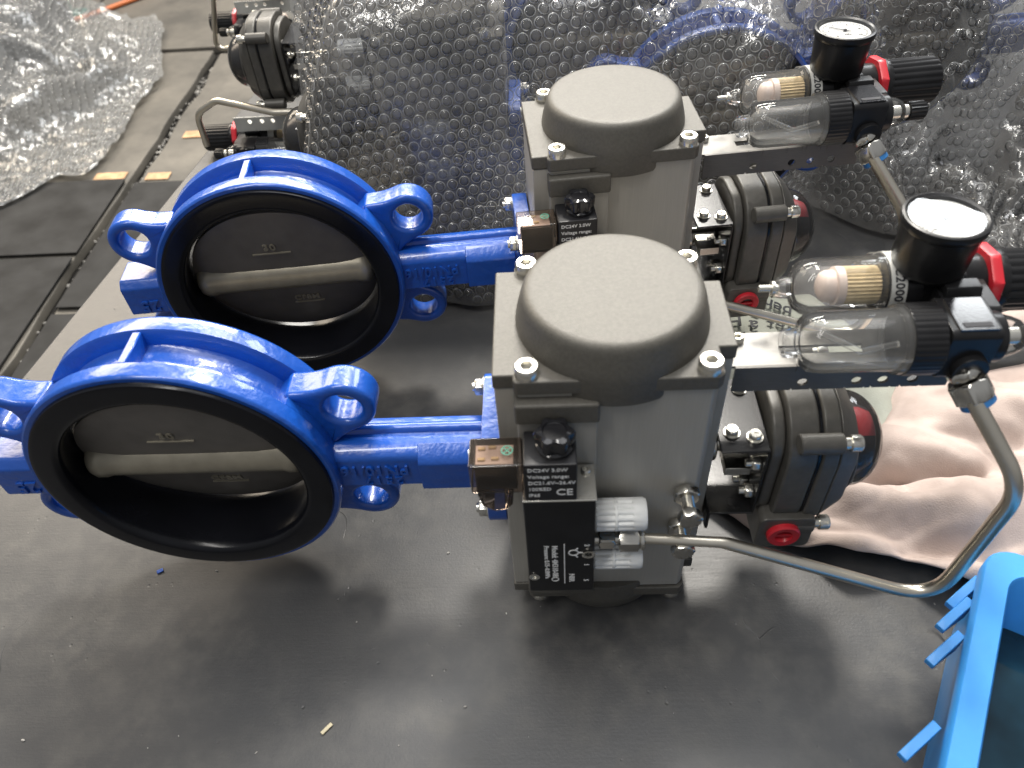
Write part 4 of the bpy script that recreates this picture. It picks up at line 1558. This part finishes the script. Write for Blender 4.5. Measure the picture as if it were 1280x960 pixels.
def tub_ring(ins, z, r, seg=7):
    pts = rrect(ins, LU - ins, ins, LV - ins, max(r - ins * 0.6, 0.006), seg)
    return [TC + e1 * p[0] + e2 * p[1] + Vector((0, 0, z)) for p in pts]


bm = newbm()
rings = [tub_ring(0.010, 0.001, 0.024), tub_ring(0.007, TZ - 0.014, 0.024), tub_ring(0.0, TZ - 0.014, 0.024), tub_ring(0.0, TZ - 0.002, 0.024), tub_ring(0.0015, TZ, 0.024), tub_ring(0.0185, TZ, 0.030), tub_ring(0.0200, TZ - 0.002, 0.030), tub_ring(0.030, 0.006, 0.034)]
VR = [[bm.verts.new(p) for p in r_] for r_ in rings]
for A, B in zip(VR[:-1], VR[1:]):
    for k in range(len(A)):
        j = (k + 1) % len(A)
        bm.faces.new((A[k], A[j], B[j], B[k]))
bm.faces.new(VR[0][::-1])
bm.faces.new(VR[-1])
tub = finish('plastic_tub', bm, 'crate')
tag(tub, 'bright blue plastic tub holding dark liquid at the lower right of the bench', 'tub')
dr = Vector((-0.83, -0.56, 0))
dn = Vector((0.56, -0.83, 0))
for tip in ((0.2651, -0.1012), (0.2510, -0.1196), (0.2334, -0.1472), (0.1915, -0.2133)):
    T_ = Vector((*tip, 0))
    Rt = T_ - dr * 0.034
    bm = newbm()
    sec = [(Rt, 0.0845, 0.0600), (T_ - dr * 0.012, 0.0815, 0.0680), (T_, 0.0770, 0.0715)]
    sides = []
    for k in (-0.0036, 0.0036):
        sides.append([bm.verts.new(p + dn * k + Vector((0, 0, zt))) for p, zt, zb in sec] + [bm.verts.new(p + dn * k + Vector((0, 0, zb))) for p, zt, zb in sec[::-1]])
    bm.faces.new(sides[0])
    bm.faces.new(sides[1][::-1])
    for k in range(6):
        m_ = (k + 1) % 6
        bm.faces.new((sides[0][k], sides[0][m_], sides[1][m_], sides[1][k]))
    finish('rib', bm, 'crate', tub, bev=0.0006, seg=1)
bm = newbm()
q = tub_ring(0.0275, 0.036, 0.028)
bm.faces.new([bm.verts.new(p) for p in q])
liq = finish('liquid', bm, 'liquid', smooth=False)
tag(liq, 'dark teal liquid filling the blue plastic tub', 'liquid')
bm = newbm()
bmesh.ops.create_icosphere(bm, subdivisions=4, radius=0.022)
for v in bm.verts:
    k = 1 + 0.35 * noise.noise(v.co * 70) + 0.15 * noise.noise(v.co * 190)
    v.co = Vector((v.co.x * 1.4 * k, v.co.y * k, v.co.z * 0.8 * k))
    v.co += TC + e1 * 0.180 + e2 * 0.046 + Vector((0, 0, 0.034))
tag(finish('rusty_lump', bm, 'rust'), 'rusty brown lump half sunk in the liquid of the blue tub', 'lump')

# ------------------------------------------------------------------ crumbs on the bench
bm = newbm()
vs = box(bm, -0.0055, 0.0055, -0.0016, 0.0016, 0.0, 0.0018)
place(bm, vs, Matrix.Translation((-0.2383, -0.1640, 0.0006)) @ Matrix.Rotation(R(48), 4, 'Z'))
tag(finish('wood_chip', bm, 'chip', bev=0.0004, seg=1), 'small pale chip lying on the bare bench below the front valve', 'chip')
bm = newbm()
vs = box(bm, -0.0030, 0.0030, -0.0020, 0.0020, 0.0, 0.0010)
place(bm, vs, Matrix.Translation((-0.432, -0.012, 0.0006)) @ Matrix.Rotation(R(30), 4, 'Z'))
tag(finish('paint_flake', bm, 'blue', bev=0.0003, seg=1), 'tiny blue paint flake on the bench below the front valve ring', 'paint flake')
bm = newbm()
for i in range(45):
    x, y = rnd.uniform(-0.65, 0.4), rnd.uniform(-0.30, 0.30)
    s_ = rnd.choice((0.0004, 0.0005, 0.0007, 0.0011))
    bmesh.ops.create_icosphere(bm, subdivisions=1, radius=s_, matrix=Matrix.Translation((x, y, s_ * 0.6)) @ Matrix.Rotation(rnd.random() * 6, 4, 'Z') @ Matrix.Diagonal((rnd.uniform(1, 2.4), 1, .6, 1)))
tag(finish('bench_crumbs', bm, 'grit', smooth=False), 'pale crumbs and dust scattered over the bench top', None, None, 'stuff')
